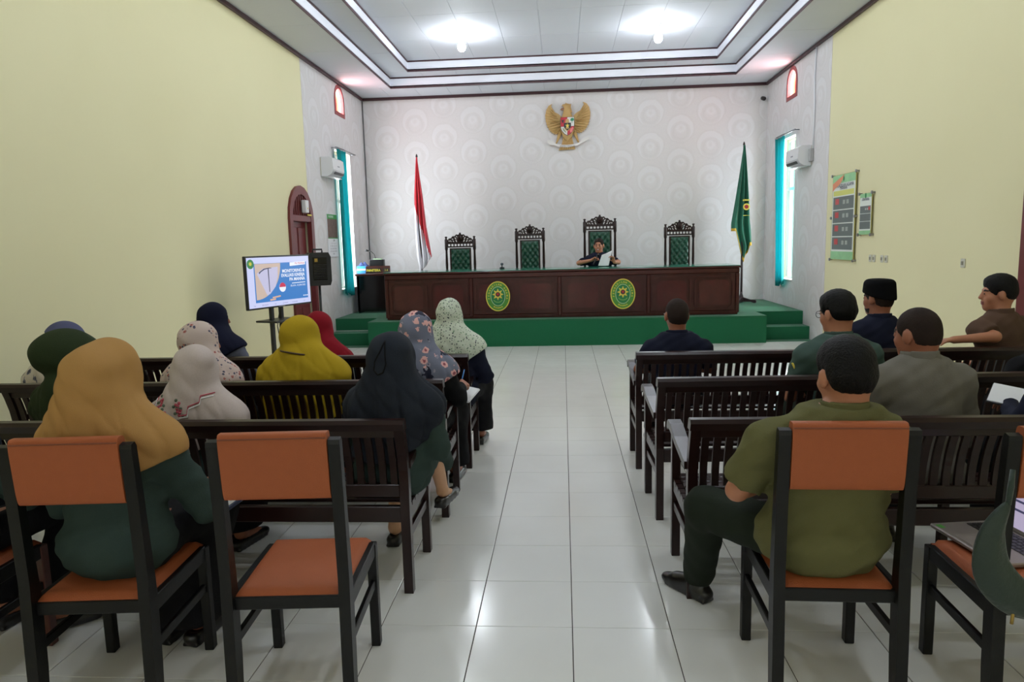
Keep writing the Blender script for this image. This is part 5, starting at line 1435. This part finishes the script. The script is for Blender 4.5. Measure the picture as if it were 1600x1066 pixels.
    def hair(s, m=M_hair, line=.045, grow=.010, nape=-.062, sides=0., thick=0., name='hair', rough=.002):
        """cap of hair: line = forehead height, nape = lower edge at the back"""
        def fn(P):
            q = s.hl(P); y = q[:, 1]
            # lower edge: forehead line, temple, over the ear, then down to the nape
            low = np.interp(y, [-.11, -.06, -.032, -.022, .012, .022, .055, .075, .11], [nape, nape + .004, nape + .02, .012, .018, -.012 + sides, .012 + sides, line, line + .012]).astype(np.float32)
            up = np.clip((q[:, 2] - low) / .05, 0, 1); g_ = grow * (.22 + .78 * up) + thick * np.clip((q[:, 2] - .05) / .06, 0, 1) + .006 * np.clip(grow / .012 - .5, 0, 1) * np.clip((y - .04) / .05, 0, 1) * np.clip((q[:, 2] - .04) / .04, 0, 1)
            d = ellip(q, (0, -.012, .03), (.074, .094, .088))
            d = smin(d, ellip(q, (0, .028, -.048), (.056, .062, .074)), .035)
            d = smin(d, ellip(q, (0, -.04, -.02), (.062, .06, .06)), .03)
            d = smin(d, rcone_(q, (0, -.025, -.09), (0, -.05, -.16), .056, .06), .03) - g_
            d = np.maximum(d, (low - q[:, 2]))
            d = d + rough * np.sin(q[:, 0] * 190 + q[:, 2] * 60) * np.sin(q[:, 1] * 170 + q[:, 2] * 90)
            return d * s.hs
        return s.part(name, fn, m, s.H - .16, s.H + .17, .0065, 1)
    def cap(s, m):
        def fn(P):
            q = s.hl(P); x, y, z = q[:, 0], q[:, 1] + .008, q[:, 2]
            t_ = np.clip((z - .01) / .12, 0, 1)
            rr = np.sqrt((x / (.097 - .009 * t_)) ** 2 + (y / (.117 - .011 * t_)) ** 2)
            d = (rr - 1) * .09
            top = z - (.142 - 1.6 * x * x - .8 * y * y); bot = (.022 + .25 * y) - z
            return smax(np.maximum(d, bot), top, .03) * s.hs
        return s.part('black_cap', fn, m, s.H - .16, s.H + .2, .0065, 1)
    def hijab(s, m, hem=.20, hemx=.0, point=.0, width=1.0, fold=.006, nf=9, ph=0., extra=(), neck_r=.090, h=.008, top=0., open_=True, back=0., sh=1.0, name='headscarf'):
        """draped scarf: cap over the head, gathered neck, mantle over the shoulders down to `hem` below the neck base"""
        nb = s.nb
        def fn(P):
            q = s.hl(P)
            d = ellip(q, (0, -.014 - back * .5, .016 + top * .5), (.094, .114 + back * .5, .118 + top * .5)) * s.hs
            d = smin(d, rcone(P, s.H + s.R @ np.array([0, .012, -.05], np.float32), nb + [0, .012, .03], .084, neck_r), .04)
            man = rcone(P, nb + [0, .0, .03], nb + [0, -.0, -.05], neck_r, .125 * width)
            for i in (0, 1):
                e = s.S[i] * .8 + nb * .2
                man = smin(man, rcone(P, nb + [0, 0, .01], e + [0, 0, -.005], .082, .078 * width * sh), .06)
            man = smin(man, squash(P, nb + [0, -.01, -.06], nb * .45 + s.hip * .55 + [0, .0, 0], .175 * width, .185 * width * s.bulk, .72), .06)
            man = smin(man, s.d_trunk(P, .045 * width), .03)
            d = smin(d, man, .04)
            for (a, b, ra, rb, k) in extra:
                d = smin(d, rcone(P, nb + np.array(a, np.float32), nb + np.array(b, np.float32), ra, rb), k)
            r_ = np.arctan2(P[:, 0] - nb[0], -(P[:, 1] - nb[1]) + .02); dn = np.clip((s.H[2] - .03 - P[:, 2]) / .22, 0, 1)
            g1 = (1 - np.abs(np.sin((nf * r_ + ph + 1.3 * np.sin(2 * r_ + ph) + 2.5 * P[:, 2]) / 2))) ** 3
            g2 = (1 - np.abs(np.sin((nf * 1.6 * r_ + 2.3 * ph + 1.5 + 7 * P[:, 2]) / 2))) ** 4
            q_ = 21 * (P[:, 0] - nb[0]) * math.cos(ph) + 17 * (P[:, 2] - nb[2]); g3 = (1 - np.abs(np.sin(q_ + ph + .8 * np.sin(9 * P[:, 0])))) ** 4
            d = d + fold * (dn * (2.2 * g1 + 1.5 * g2) + .9 * g3 * np.clip((s.H[2] + .06 - P[:, 2]) / .1, 0, 1) * (P[:, 1] < s.H[1] + .05)) + .0018 * np.sin(q[:, 2] * 70 + q[:, 0] * 50 + ph)
            x = P[:, 0] - nb[0]
            low = nb[2] - hem + point * np.abs(x) + hemx * x
            d = smax(d, low - P[:, 2], .006)
            if open_: d = smax(d, -ellip(q, (0, .115, -.008), (.058, .075, .084)) * s.hs, .01)
            return d
        lo = np.minimum(s.H, nb) - [.36, .34, 0]; lo[2] = nb[2] - hem - .12; hi = np.maximum(s.H, nb) + [.36, .26, 0]; hi[2] = s.H[2] + .16 + top
        return s.part(name, fn, m, lo, hi, h, 1)
    def seat_woman(s, tunic, skirt_m=C_black, shoes=True, **kw):
        s.body(h=.009, detail=kw.pop('detail', True)); s.shirt(tunic, 1.0, 'tunic', collar=False, g=.008, loose=1.04, h=.011, **kw); s.skirt(skirt_m)
        if shoes: s.shoes(flat=True)

# scarf prints
def printed(name, base, fn):
    m = mat(name, base, rough=.85, spec=.2); n = NT(m); n_oc = n.coord(); fn(n, n_oc); return m
def p_dots(n, oc):
    v1 = n.voro(oc, 62, 1.0); v2 = n.voro(oc, 78, 1.0)
    c = n.mix(n.lt(v1.outputs['Distance'], .30), srgb(206, 214, 198), srgb(46, 52, 66))
    r_ = n.xyz(v1.outputs['Color'])[0]
    c2 = n.mix(n.m('MULTIPLY', n.lt(v1.outputs['Distance'], .30), n.gt(r_, .6)), c, srgb(120, 150, 120))
    n.color(n.mix(n.m('MULTIPLY', n.lt(v2.outputs['Distance'], .2), .6), c2, srgb(90, 130, 100)))
def flowers(n, oc, base, scale, petal, core, extra=None, dens=.55, size=.42):
    v = n.voro(oc, scale, .9); r_ = n.xyz(v.outputs['Color']); 
    f, _ = n.noise(oc, scale * 3.2, 2)
    dd = n.m('ADD', v.outputs['Distance'], n.m('MULTIPLY_ADD', f, .5, -.25))
    on = n.m('MULTIPLY', n.lt(dd, size), n.lt(r_[0], dens)); c = n.mix(on, base, petal)
    on2 = n.m('MULTIPLY', n.lt(dd, size * .42), n.lt(r_[0], dens)); return n.mix(on2, c, core)
def p_navyflower(n, oc):
    f, _ = n.noise(oc, 9, 3)
    b = n.mix(n.gt(f, .55), srgb(112, 116, 134), srgb(38, 40, 58))
    n.color(flowers(n, oc, flowers(n, oc, b, 24, srgb(150, 146, 160), srgb(90, 90, 110), dens=.35, size=.3), 19, srgb(222, 172, 168), srgb(150, 84, 96), dens=.6, size=.40))
def p_beigeflower(n, oc):
    f, _ = n.noise(oc, 7, 2)
    b = flowers(n, oc, srgb(198, 178, 170), 46, srgb(88, 86, 104), srgb(60, 62, 80), dens=.6, size=.36)
    b = flowers(n, oc, b, 38, srgb(172, 108, 100), srgb(120, 60, 66), dens=.4, size=.34)
    n.color(n.mix(n.gt(f, .47), srgb(200, 182, 174), b))
def p_creamflower(n, oc):
    f, _ = n.noise(oc, 16, 4)
    n.color(n.mix(n.gt(f, .56), srgb(196, 186, 172), n.mix(n.gt(f, .62), srgb(104, 104, 118), srgb(60, 58, 70))))
def p_pink(n, oc):
    f, _ = n.noise(oc, 160, 2)
    n.color(n.mix(f, srgb(182, 168, 162), srgb(198, 184, 178)))
H_must = cloth('mustard_scarf', srgb(172, 131, 79), .2, 420); H_green = cloth('forest_green_scarf', srgb(44, 54, 34)); H_navy = cloth('dark_navy_scarf', srgb(38, 42, 50)); H_nv2 = cloth('navy_scarf', srgb(24, 26, 44)); H_yel = cloth('yellow_scarf', srgb(176, 148, 36)); H_red = cloth('red_scarf', srgb(128, 22, 34)); H_blue = cloth('blue_grey_scarf', srgb(82, 84, 112))
H_dot = printed('dotted_white_scarf', srgb(206, 214, 198), p_dots); H_nfl = printed('navy_floral_scarf', srgb(80, 84, 104), p_navyflower); H_bfl = printed('beige_floral_scarf', srgb(200, 182, 174), p_beigeflower); H_cfl = printed('cream_floral_scarf', srgb(190, 182, 172), p_creamflower); H_pink = printed('grey_pink_scarf', srgb(190, 176, 170), p_pink)
M_pinkline = cloth('pink_embroidery', srgb(176, 84, 96)); M_leafemb = cloth('green_embroidery', srgb(92, 104, 88))
# ---------------------------------------------------------------- the audience and the speaker
from mathutils.bvhtree import BVHTree
A_ = lambda *v: np.array(v, np.float32)
def on_surface(o, pts, off=.003, d=(0, 1, 0), start=-.6):
    """drop points (x, z) onto the back of a draped mesh"""
    me = o.data; bv = BVHTree.FromPolygons([v.co for v in me.vertices], [p.vertices for p in me.polygons]); out = []
    for x, z in pts:
        hit = bv.ray_cast(Vector((x, start, z)), Vector(d))
        if hit[0] is not None: out.append((hit[0].x, hit[0].y - off, hit[0].z))
    return out
def dens(pts, n=6):
    o = []
    for a, b in zip(pts[:-1], pts[1:]): o += [(a[0] + (b[0] - a[0]) * k / n, a[1] + (b[1] - a[1]) * k / n) for k in range(n)]
    return o + [pts[-1]]

WG, MG = 'women in headscarves on the left seats', 'men on the right seats'
# woman in mustard scarf on the padded chair
P = Person('woman in long mustard headscarf and dark green tunic on the left foreground chair', -1.61, 2.335, 0, seat=.462, head=(.005, .05, 1.13), head_yaw=-.45, head_pitch=-.08, sw=.165, bulk=1.12, group=WG)
P.E[1] = A_(.275, .12, .64); P.W[1] = A_(.19, .36, .63); P.E[0] = A_(-.26, .1, .66); P.W[0] = A_(-.02, .38, .64); P.hd[1] = A_(-.5, .8, .1)
P.A = [A_(-.02, .30, .10), A_(.10, .29, .10)]; P.toe = [A_(.1, 1, 0), A_(.15, 1, 0)]
P.body(h=.009); P.shirt(C_dgreen, 1.0, 'tunic', collar=False, g=.010, loose=1.12, h=.009, wr=.004, seed=1.); P.skirt(C_black, .10); P.shoes(flat=True)
P.hijab(H_must, hem=.20, hemx=-.12, point=.50, width=1.0, fold=.007, nf=8, ph=.6, h=.007, top=.02, sh=1.05,
        extra=(((-.03, -.06, .19), (-.14, -.03, -.03), .075, .085, .06), ((-.01, -.07, .2), (-.04, -.08, -.1), .075, .10, .05), ((.0, -.05, .15), (.06, -.06, -.1), .06, .09, .05)))
booklet('notebook', 'open notebook and dark folder on the lap of the mustard scarf woman', 'notebook', (-1.36, 2.66, .60), (R(8), R(-6), R(-15)), .22, .28, .035, M_navybook)
# person at the left edge, mostly outside the picture
P = Person('person in dark green clothes at the left edge, only arm and legs showing', -2.31, 2.34, 0, seat=.462, head=(-.03, .06, 1.12), sw=.165, bulk=1.1, group=WG)
P.E[1] = A_(.265, .12, .68); P.W[1] = A_(.16, .38, .66); P.A = [A_(-.10, .38, .10), A_(.13, .33, .105)]; P.toe = [A_(.2, 1, 0), A_(.75, .7, 0)]; P.K[1] = A_(.20, .42, .54)
P.body(h=.009); P.shirt(C_dgreen, 1.0, 'tunic', collar=False, g=.014, loose=1.12, h=.011); P.trousers(C_black, end=.06); P.shoes(flat=True); P.hijab(H_navy)
booklet('paper_pad', 'white paper pad on the lap of the person at the left edge', 'paper', (-2.06, 2.72, .60), (0, R(4), R(20)), .20, .27, .012, M_paper)
# green scarf, head turned right
P = Person('woman in forest green headscarf, head turned right, on the nearest left bench', -2.40, 3.24, -.25, head=(.03, .04, 1.085), head_yaw=-.95, head_pitch=-.12, group=WG)
P.seat_woman(C_slate, C_black, seed=2.); P.hijab(H_green, hem=.34, width=.92, fold=.006, nf=6, ph=1., back=.07, top=.0, sh=.85, extra=(((-.02, -.03, .16), (-.08, -.06, .17), .085, .075, .05), ((-.02, -.06, -.02), (-.03, -.09, -.3), .08, .10, .05)))
# cream floral shawl
P = Person('woman with blue-grey cap and cream floral shawl at the far left of middle bench', -3.12, 4.15, -.1, head=(.03, .04, 1.03), head_yaw=-.5, sw=.185, group=WG)
P.seat_woman(C_black, C_black); P.hijab(H_cfl, hem=.28, point=.1, sh=1.15, width=1.12, ph=2., nf=7)
def fnw(Q):
    q = P.hl(Q); d = ellip(q, (0, -.014, .02), (.101, .121, .122)); return np.maximum(d, .02 - q[:, 2] - .5 * q[:, 1])
P.part('head_wrap', fnw, H_blue, P.H - .2, P.H + .2, .008, 1)
# grey-pink embroidered scarf
P = Person('woman in grey-pink headscarf with embroidered zigzag hem on the nearest left bench', -1.785, 3.24, 0, head=(.01, .04, 1.0), head_yaw=-.35, head_pitch=-.1, sw=.155, group=WG)
P.A = [A_(-.05, .28, .1), A_(.05, .27, .1)]; P.toe = [A_(.1, 1, 0), A_(.25, 1, 0)]
P.seat_woman(C_dgreen, C_black, seed=3.)
hj = P.hijab(H_pink, hem=.22, point=.42, width=1.02, fold=.005, nf=7, ph=.2, sh=1.05, extra=(((.03, -.03, .2), (-.05, -.06, -.05), .07, .10, .05),))
for k, zz in enumerate(([(.01, .828), (.045, .832), (.047, .868), (.09, .883), (.092, .911), (.135, .915)], [(-.165, .9), (-.135, .885), (-.155, .86), (-.13, .83), (-.15, .80)])):
    z2 = [(x, z - .012) for x, z in zz]
    for q_, mm in ((zz, M_pinkline), (z2, M_paper)):
        pts = on_surface(hj, dens(q_))
        if len(pts) > 2: mb = MB(); mb.tube(pts, .0032, 6); mb.build('embroidery', mm, P.t, True)
rnd = random.Random(4)
for fx, fz in ((0, .873), (.008, .842), (-.088, .885), (-.108, .853), (-.07, .83)):
    for k in range(7):
        a = k * 2.4; r_ = .004 + .0034 * k; pts = on_surface(hj, [(fx + r_ * math.cos(a), fz + r_ * math.sin(a) * 1.1)], .002)
        if pts:
            mb = MB(); mb.lathe([(0, -.003), (.0075, -.001), (.0075, .001), (0, .003)], 8, M=Matrix.Translation(pts[0]) @ Matrix.Rotation(R(75), 4, 'X')); mb.build('embroidered_flower', M_pinkline if k < 4 else M_leafemb, P.t, True)
# beige floral
P = Person('woman in beige floral headscarf, face turned right, on the middle left bench', -2.22, 4.15, 0, head=(.0, .04, 1.02), head_yaw=-.75, head_pitch=-.1, sw=.155, group=WG)
P.seat_woman(C_black, C_black, seed=4.); P.hijab(H_bfl, hem=.22, width=1.03, ph=1.2, nf=8, back=.02, point=.4)
# navy
P = Person('woman in plain navy headscarf and grey shirt on the left bench nearest the stage', -2.59, 5.06, 0, head=(.0, .04, 1.07), head_yaw=-.8, sw=.16, group=WG)
P.seat_woman(C_slate, C_black, seed=5.); P.hijab(H_nv2, hem=.17, hemx=.3, point=.25, width=.98, ph=.4, nf=6, fold=.004, neck_r=.094)
# yellow
P = Person('woman in wide yellow headscarf tied with a brown band on the middle left bench', -1.60, 4.15, 0, head=(.02, .05, 1.045), head_yaw=-.7, head_pitch=-.05, sw=.185, bulk=1.12, group=WG)
P.seat_woman(C_black, C_black, seed=6.)
P.hijab(H_yel, hem=.33, width=1.16, ph=.9, nf=9, fold=.005, sh=1.12, back=.03, extra=(((-.02, -.07, .02), (-.06, -.08, -.18), .07, .12, .06),))
nbp = P.nb
mb = MB(); mb.tube([(nbp[0] - .01 + .106 * math.cos(a), nbp[1] - .02 + .125 * math.sin(a), nbp[2] + .06 - .02 * math.sin(a) - .03 * math.cos(a) * .6) for a in [PI * 1.0 + PI * k / 16 for k in range(17)]], .0055, 8); mb.build('hair_band', mat('brown_band', srgb(74, 52, 34), rough=.6), P.t, True)
# red
P = Person('woman in dark red headscarf on the left bench nearest the stage', -1.80, 5.06, 0, head=(.0, .05, .985), head_yaw=-.6, head_pitch=-.1, sw=.16, group=WG)
P.seat_woman(C_black, C_black, seed=7.); P.hijab(H_red, hem=.19, hemx=.1, point=.35, width=1.0, ph=2.4, nf=6, fold=.004)
# dark navy tied scarf
P = Person('woman in dark navy tied headscarf at the aisle end of the nearest left bench', -.835, 3.25, -.05, head=(.03, .05, 1.055), head_yaw=-.5, head_pitch=-.15, sw=.155, group=WG)
P.E[1] = A_(.225, .03, .62); P.W[1] = A_(.12, .30, .60); P.A = [A_(-.10, .33, .10), A_(.09, .66, .19)]; P.K = [A_(-.09, .42, .50), A_(.09, .44, .53)]; P.toe = [A_(.0, 1, 0), A_(.15, 1, -.1)]
P.skin = SK3
P.body(h=.009); P.shirt(C_dgreen, 1.0, 'tunic', collar=False, g=.014, loose=1.12, h=.011, seed=8.); P.trousers(C_dgreen, 'long_skirt', (.10, .085, .08, .07), .16, .012, .06, .30); P.shoes(flat=True)
hj = P.hijab(H_navy, hem=.32, hemx=.25, point=.3, width=.97, ph=.5, nf=7, fold=.006, sh=.92, neck_r=.096, back=.02, top=-.01, extra=(((0, -.06, .18), (-.10, -.05, -.12), .07, .10, .07), ((.02, -.06, .18), (.02, -.08, -.2), .07, .10, .06)))
cx_, cz_ = P.H[0] - .0, P.H[2]
pts = on_surface(hj, dens([(cx_, cz_ + .10), (cx_ - .02, cz_ + .05), (cx_ - .045, cz_ + .01), (cx_ - .05, cz_ - .03), (cx_ - .03, cz_ - .05), (cx_ - .005, cz_ - .04), (cx_ + .01, cz_ + .0), (cx_ + .005, cz_ + .06), (cx_, cz_ + .10)], 4), .002)
mb = MB(); mb.tube(pts, .0035, 6); mb.build('tie_cord', C_black, P.t, True)
# navy floral, writing
P = Person('woman in navy floral headscarf writing on a notepad at middle left bench end', -.915, 4.16, -.1, head=(.03, .05, 1.055), head_yaw=-.35, head_pitch=-.2, sw=.165, bulk=1.05, skin=SK2, group=WG)
P.E[1] = A_(.265, .06, .66); P.W[1] = A_(.235, .235, .685); P.hd[1] = A_(.12, .9, .15); P.hn[1] = A_(-.6, .1, -.8); P.curl[1] = .75
P.E[0] = A_(-.22, .08, .64); P.W[0] = A_(.10, .30, .63)
P.seat_woman(C_black, C_black, seed=9.); P.hijab(H_nfl, hem=.24, hemx=.3, point=.3, width=1.03, ph=1.7, nf=8, fold=.005, back=.015)
booklet('notepad', 'open white notepad under the hand of the navy floral scarf woman', 'notepad', (-.655, 4.50, .615), (R(12), R(10), R(-12)), .15, .21, .012, M_paper)
t = thing('pen', 'blue pen in the hand of the navy floral scarf woman', 'pen', (-.672, 4.455, .66)); t.rotation_euler = (R(-25), R(12), 0)
mb = MB(); mb.tube([(0, 0, 0), (0, 0, .012), (0, 0, .13)], [.001, .004, .004], 8); mb.build('barrel', mat('pen_blue', srgb(50, 120, 190), rough=.3), t, True)
# dotted white
P = Person('woman in white dotted headscarf and navy tunic on the front left bench end', -.82, 5.06, -.05, head=(-.01, .05, 1.065), head_yaw=-.1, head_pitch=-.05, sw=.175, bulk=1.08, group=WG)
P.E[1] = A_(.24, .06, .62); P.W[1] = A_(.14, .32, .60)
P.seat_woman(C_navy, C_black, seed=10.); P.hijab(H_dot, hem=.25, hemx=.30, point=.35, width=1.0, ph=.3, nf=7, fold=.004, neck_r=.094, sh=.95)
booklet('folder', 'patterned blue folder held by the dark navy scarf woman', 'folder', (-.775, 3.60, .62), (R(10), R(25), R(-10)), .16, .24, .02, mat('blue_pattern', srgb(92, 104, 150), rough=.6, var=.5, vscale=60))

def glasses(P, y=.09):
    M = Matrix.Translation(Vector(P.H)) @ Matrix(P.R.tolist()).to_4x4() @ Matrix.Scale(P.hs, 4)
    mb = MB()
    for sd in (-1, 1):
        mb.tube([(sd * .034 + .024 * math.cos(a), y + .008 - .004 * abs(math.cos(a)), .0 + .019 * math.sin(a)) for a in [2 * PI * k / 16 for k in range(17)]], .0018, 6, M=M)
        mb.tube([(sd * .058, y + .004, .006), (sd * .074, y - .03, .008), (sd * .082, .0, .006), (sd * .08, -.02, -.01)], .0018, 6, M=M)
    mb.tube([(-.011, y + .01, .004), (.011, y + .01, .004)], .0018, 6, M=M)
    mb.build('eyeglasses', M_black, P.t, True)
def epaulettes(P, m, badge=None):
    for i in (0, 1):
        a = P.nb * .62 + P.S[i] * .38 + A_(0, 0, .045); b = P.nb * .05 + P.S[i] * .95 + A_(0, 0, .058)
        mb = MB(); d = Vector(b - a); 
        M = frame(a + A_(0, 0, .008), d, (0, 1, 0)); mb.box(0, d.length, -.025, .025, .0, .006, ch=.002, M=M); mb.build('epaulette', m, P.t)
    if badge:
        for i in (0,):
            c = P.S[i] * .75 + P.E[i] * .25 + A_(-.058, -.015, .01); mb = MB(); mb.lathe([(0, -.003), (.02, -.002), (.02, .002), (0, .003)], 12, M=Matrix.Translation(c) @ Matrix.Rotation(R(80), 4, 'Y')); mb.build('arm_badge', badge, P.t)

# navy shirt man, front bench
P = Person('man with cropped hair and navy shirt at aisle end of front right bench', .79, 5.03, 0, head=(.005, .05, 1.045), head_yaw=.15, sw=.18, bulk=1.1, skin=SK2, group=MG)
P.body(h=.009); P.shirt(C_navy, .5, seed=1.5); P.trousers(C_black); P.shoes(); P.hair(M_buzz, grow=.004, nape=-.06, rough=.0008); glasses(P)
# glasses man, middle bench
P = Person('man with eyeglasses and dark green uniform shirt on the middle right bench', 1.575, 4.13, .12, head=(-.012, .05, 1.135), head_yaw=.38, head_pitch=-.12, sw=.19, bulk=1.15, skin=SK1, group=MG)
P.body(h=.009); P.shirt(C_teal, .5, seed=2.5); P.trousers(C_trs); P.shoes(); P.hair(M_hair, grow=.016, nape=-.045, thick=.008); glasses(P); epaulettes(P, C_teal, M_yellow)
# cap man, front bench
P = Person('bearded man in black cap and navy shirt on the front right bench', 2.185, 5.04, .1, head=(-.008, .05, 1.135), head_yaw=.42, sw=.175, bulk=1.08, skin=SK2, group=MG)
P.body(h=.009); P.shirt(C_navy, 1.0, seed=3.5); P.trousers(C_black); P.shoes(); P.hair(M_buzz, grow=.004, nape=-.055, rough=.0008); P.cap(mat('black_velvet', srgb(10, 10, 12), rough=.9, spec=.1))
def fb(Q):
    q = P.hl(Q); d = ellip(q, (0, .028, -.048), (.0585, .0645, .0765)); return np.maximum(np.maximum(d, q[:, 2] + .062), .015 - q[:, 1]) 
P.part('beard', fb, M_hair, P.H - .16, P.H + .1, .007, 1)
# grey shirt man
P = Person('balding man in grey shirt on the right bench nearest the camera', 1.585, 3.22, .1, head=(-.005, .06, 1.13), head_yaw=.42, head_pitch=-.12, sw=.185, bulk=1.12, skin=SK2, group=MG, nk=.122)
P.body(h=.009); P.shirt(C_grey, 1.0, seed=4.5); P.trousers(C_black); P.shoes(); P.hair(M_buzz, line=.06, grow=.0035, nape=-.055, rough=.0006); epaulettes(P, C_grey)
# brown shirt man with arm along the rail
P = Person('man in brown shirt looking left with his arm along the front right bench', 2.99, 5.05, .35, head=(-.02, .04, 1.155), head_yaw=.95, sw=.185, bulk=1.1, skin=SK1, group=MG)
ir = lambda wx, wy, wz: A_((wx - 2.99) * math.cos(-.35) - (wy - 5.05) * math.sin(-.35), (wx - 2.99) * math.sin(-.35) + (wy - 5.05) * math.cos(-.35), wz)
P.E[0] = ir(2.83, 4.86, .89); P.W[0] = ir(2.61, 4.87, .874); P.hd[0] = ir(2.99 - 1, 5.05 + .05, -.08); P.hn[0] = A_(0, 0, -1); P.curl[0] = .35
P.body(h=.0085); P.shirt(C_brown, .5, seed=5.5, loose=1.08); P.trousers(C_black); P.shoes(); P.hair(M_hair, grow=.014, nape=-.04, thick=.01)
# people cut by the right edge
P = Person('person in navy shirt at the right edge holding a white folder', 2.30, 3.24, .1, head=(.02, .06, 1.12), sw=.18, bulk=1.05, skin=SK2, group=MG)
P.E[0] = A_(-.245, .08, .70); P.W[0] = A_(-.12, .31, .74); P.body(h=.009); P.shirt(C_navy, 1.0); P.trousers(C_black); P.shoes(); P.hair()
t = thing('white_folder', 'white folder tilted on the lap of the person at the right edge', 'folder', (2.185, 3.60, .765)); t.rotation_euler = (R(14), R(8), R(-35))
mb = MB(); mb.box(-.085, .085, -.11, .11, 0, .008, ch=.002); mb.build('cover', M_black, t)
mb = MB(); mb.box(-.082, .082, -.107, .107, .0085, .014, ch=.002); mb.build('sheet', M_paper, t)
P = Person('dark-haired person at the right edge of the middle right bench', 2.76, 4.16, .1, head=(-.02, .05, 1.04), sw=.17, skin=SK1, group=MG)
P.body(h=.009); P.shirt(C_black, 1.0); P.trousers(C_black); P.shoes(); P.hair()
# olive shirt man in the foreground
P = Person('man in olive short-sleeved shirt on the right foreground chair', .875, 2.42, .06, seat=.462, head=(.062, .0, 1.112), head_yaw=.12, head_pitch=-.12, sw=.20, bulk=1.22, skin=SK1, hs=1.03, group=MG, nk=.128)
P.nb[0] = .052; P.S = [A_(-.205, -.03, P.shz), A_(.205, -.03, P.shz)]
P.E[0] = A_(-.275, .05, .70); P.W[0] = A_(-.06, .26, .66); P.E[1] = A_(.25, .1, .68); P.W[1] = A_(.08, .3, .66)
P.K = [A_(-.305, .33, .53), A_(.16, .42, .53)]; P.A = [A_(-.26, .62, .10), A_(.20, .66, .10)]; P.toe = [A_(-.55, .83, 0), A_(.1, 1, 0)]
P.body(h=.0085); P.shirt(C_olive, .5, g=.012, loose=1.12, h=.008, wr=.0042, seed=6.5); P.trousers(C_trs, r=(.10, .085, .082, .068)); P.shoes()
P.hair(M_hair, line=.05, grow=.012, nape=-.055, thick=.006, rough=.0015); epaulettes(P, C_olive)
# speaker behind the desk
P = Person('man in navy shirt speaking into a microphone behind the judges desk', .62, 12.02, PI, seat=.5, head=(.025, .09, 1.09), head_yaw=-.22, sw=.19, bulk=1.1, skin=SK1)
P.t.location.z = STG
P.E[1] = A_(.36, .16, .815); P.W[1] = A_(.155, .22, .855); P.hd[1] = A_(-.75, .35, .45); P.hn[1] = A_(-.5, .5, -.5); P.curl[1] = .85
P.E[0] = A_(-.29, .14, .815); P.W[0] = A_(-.215, .30, .815); P.hd[0] = A_(.3, .2, .9); P.hn[0] = A_(.6, .6, -.2); P.curl[0] = .8
P.A = [A_(-.12, .30, .1), A_(.12, .30, .1)]; P.K = [A_(-.12, .33, .57), A_(.12, .33, .57)]
P.body(h=.0068); P.shirt(C_navy, .5, seed=7.5); P.trousers(C_black); P.shoes(); P.hair(M_buzz, line=.055, grow=.006, nape=-.05)
mb = MB(); mb.box(-.016, .016, .0955, .0985, -.066, -.058, ch=.001, M=Matrix.Translation(Vector(P.H)) @ Matrix(P.R.tolist()).to_4x4()); mb.build('teeth', M_teeth, P.t)
t = thing('microphone', 'black handheld microphone in the right hand of the speaking man', 'microphone', (.535, 11.735, STG + .87)); t.rotation_euler = (R(-10), R(28), 0)
mb = MB(); mb.lathe([(0, -.09), (.011, -.088), (.014, .04), (.016, .06), (0, .06)], 10); mb.build('handle', M_black, t, True, angle=40)
mb = MB(); mb.lathe([(0, .06), (.018, .063), (.023, .08), (.018, .1), (0, .105)], 12); mb.build('mic_head', M_blackgloss, t, True)
t = thing('paper_sheet', 'white sheet of paper held up by the speaking man', 'paper', (.70, 11.70, STG + .85)); t.rotation_euler = (R(-20), 0, R(6))
mb = MB(); mb.grid(lambda u, v: (-.085 + .17 * u - .07 * (1 - v) + .02, .02 * math.sin(PI * u) - .01 * v, -.085 + .24 * v * (.75 + .3 * u)), 12, 12, thick=.0015); mb.build('sheet', M_paper, t, True)
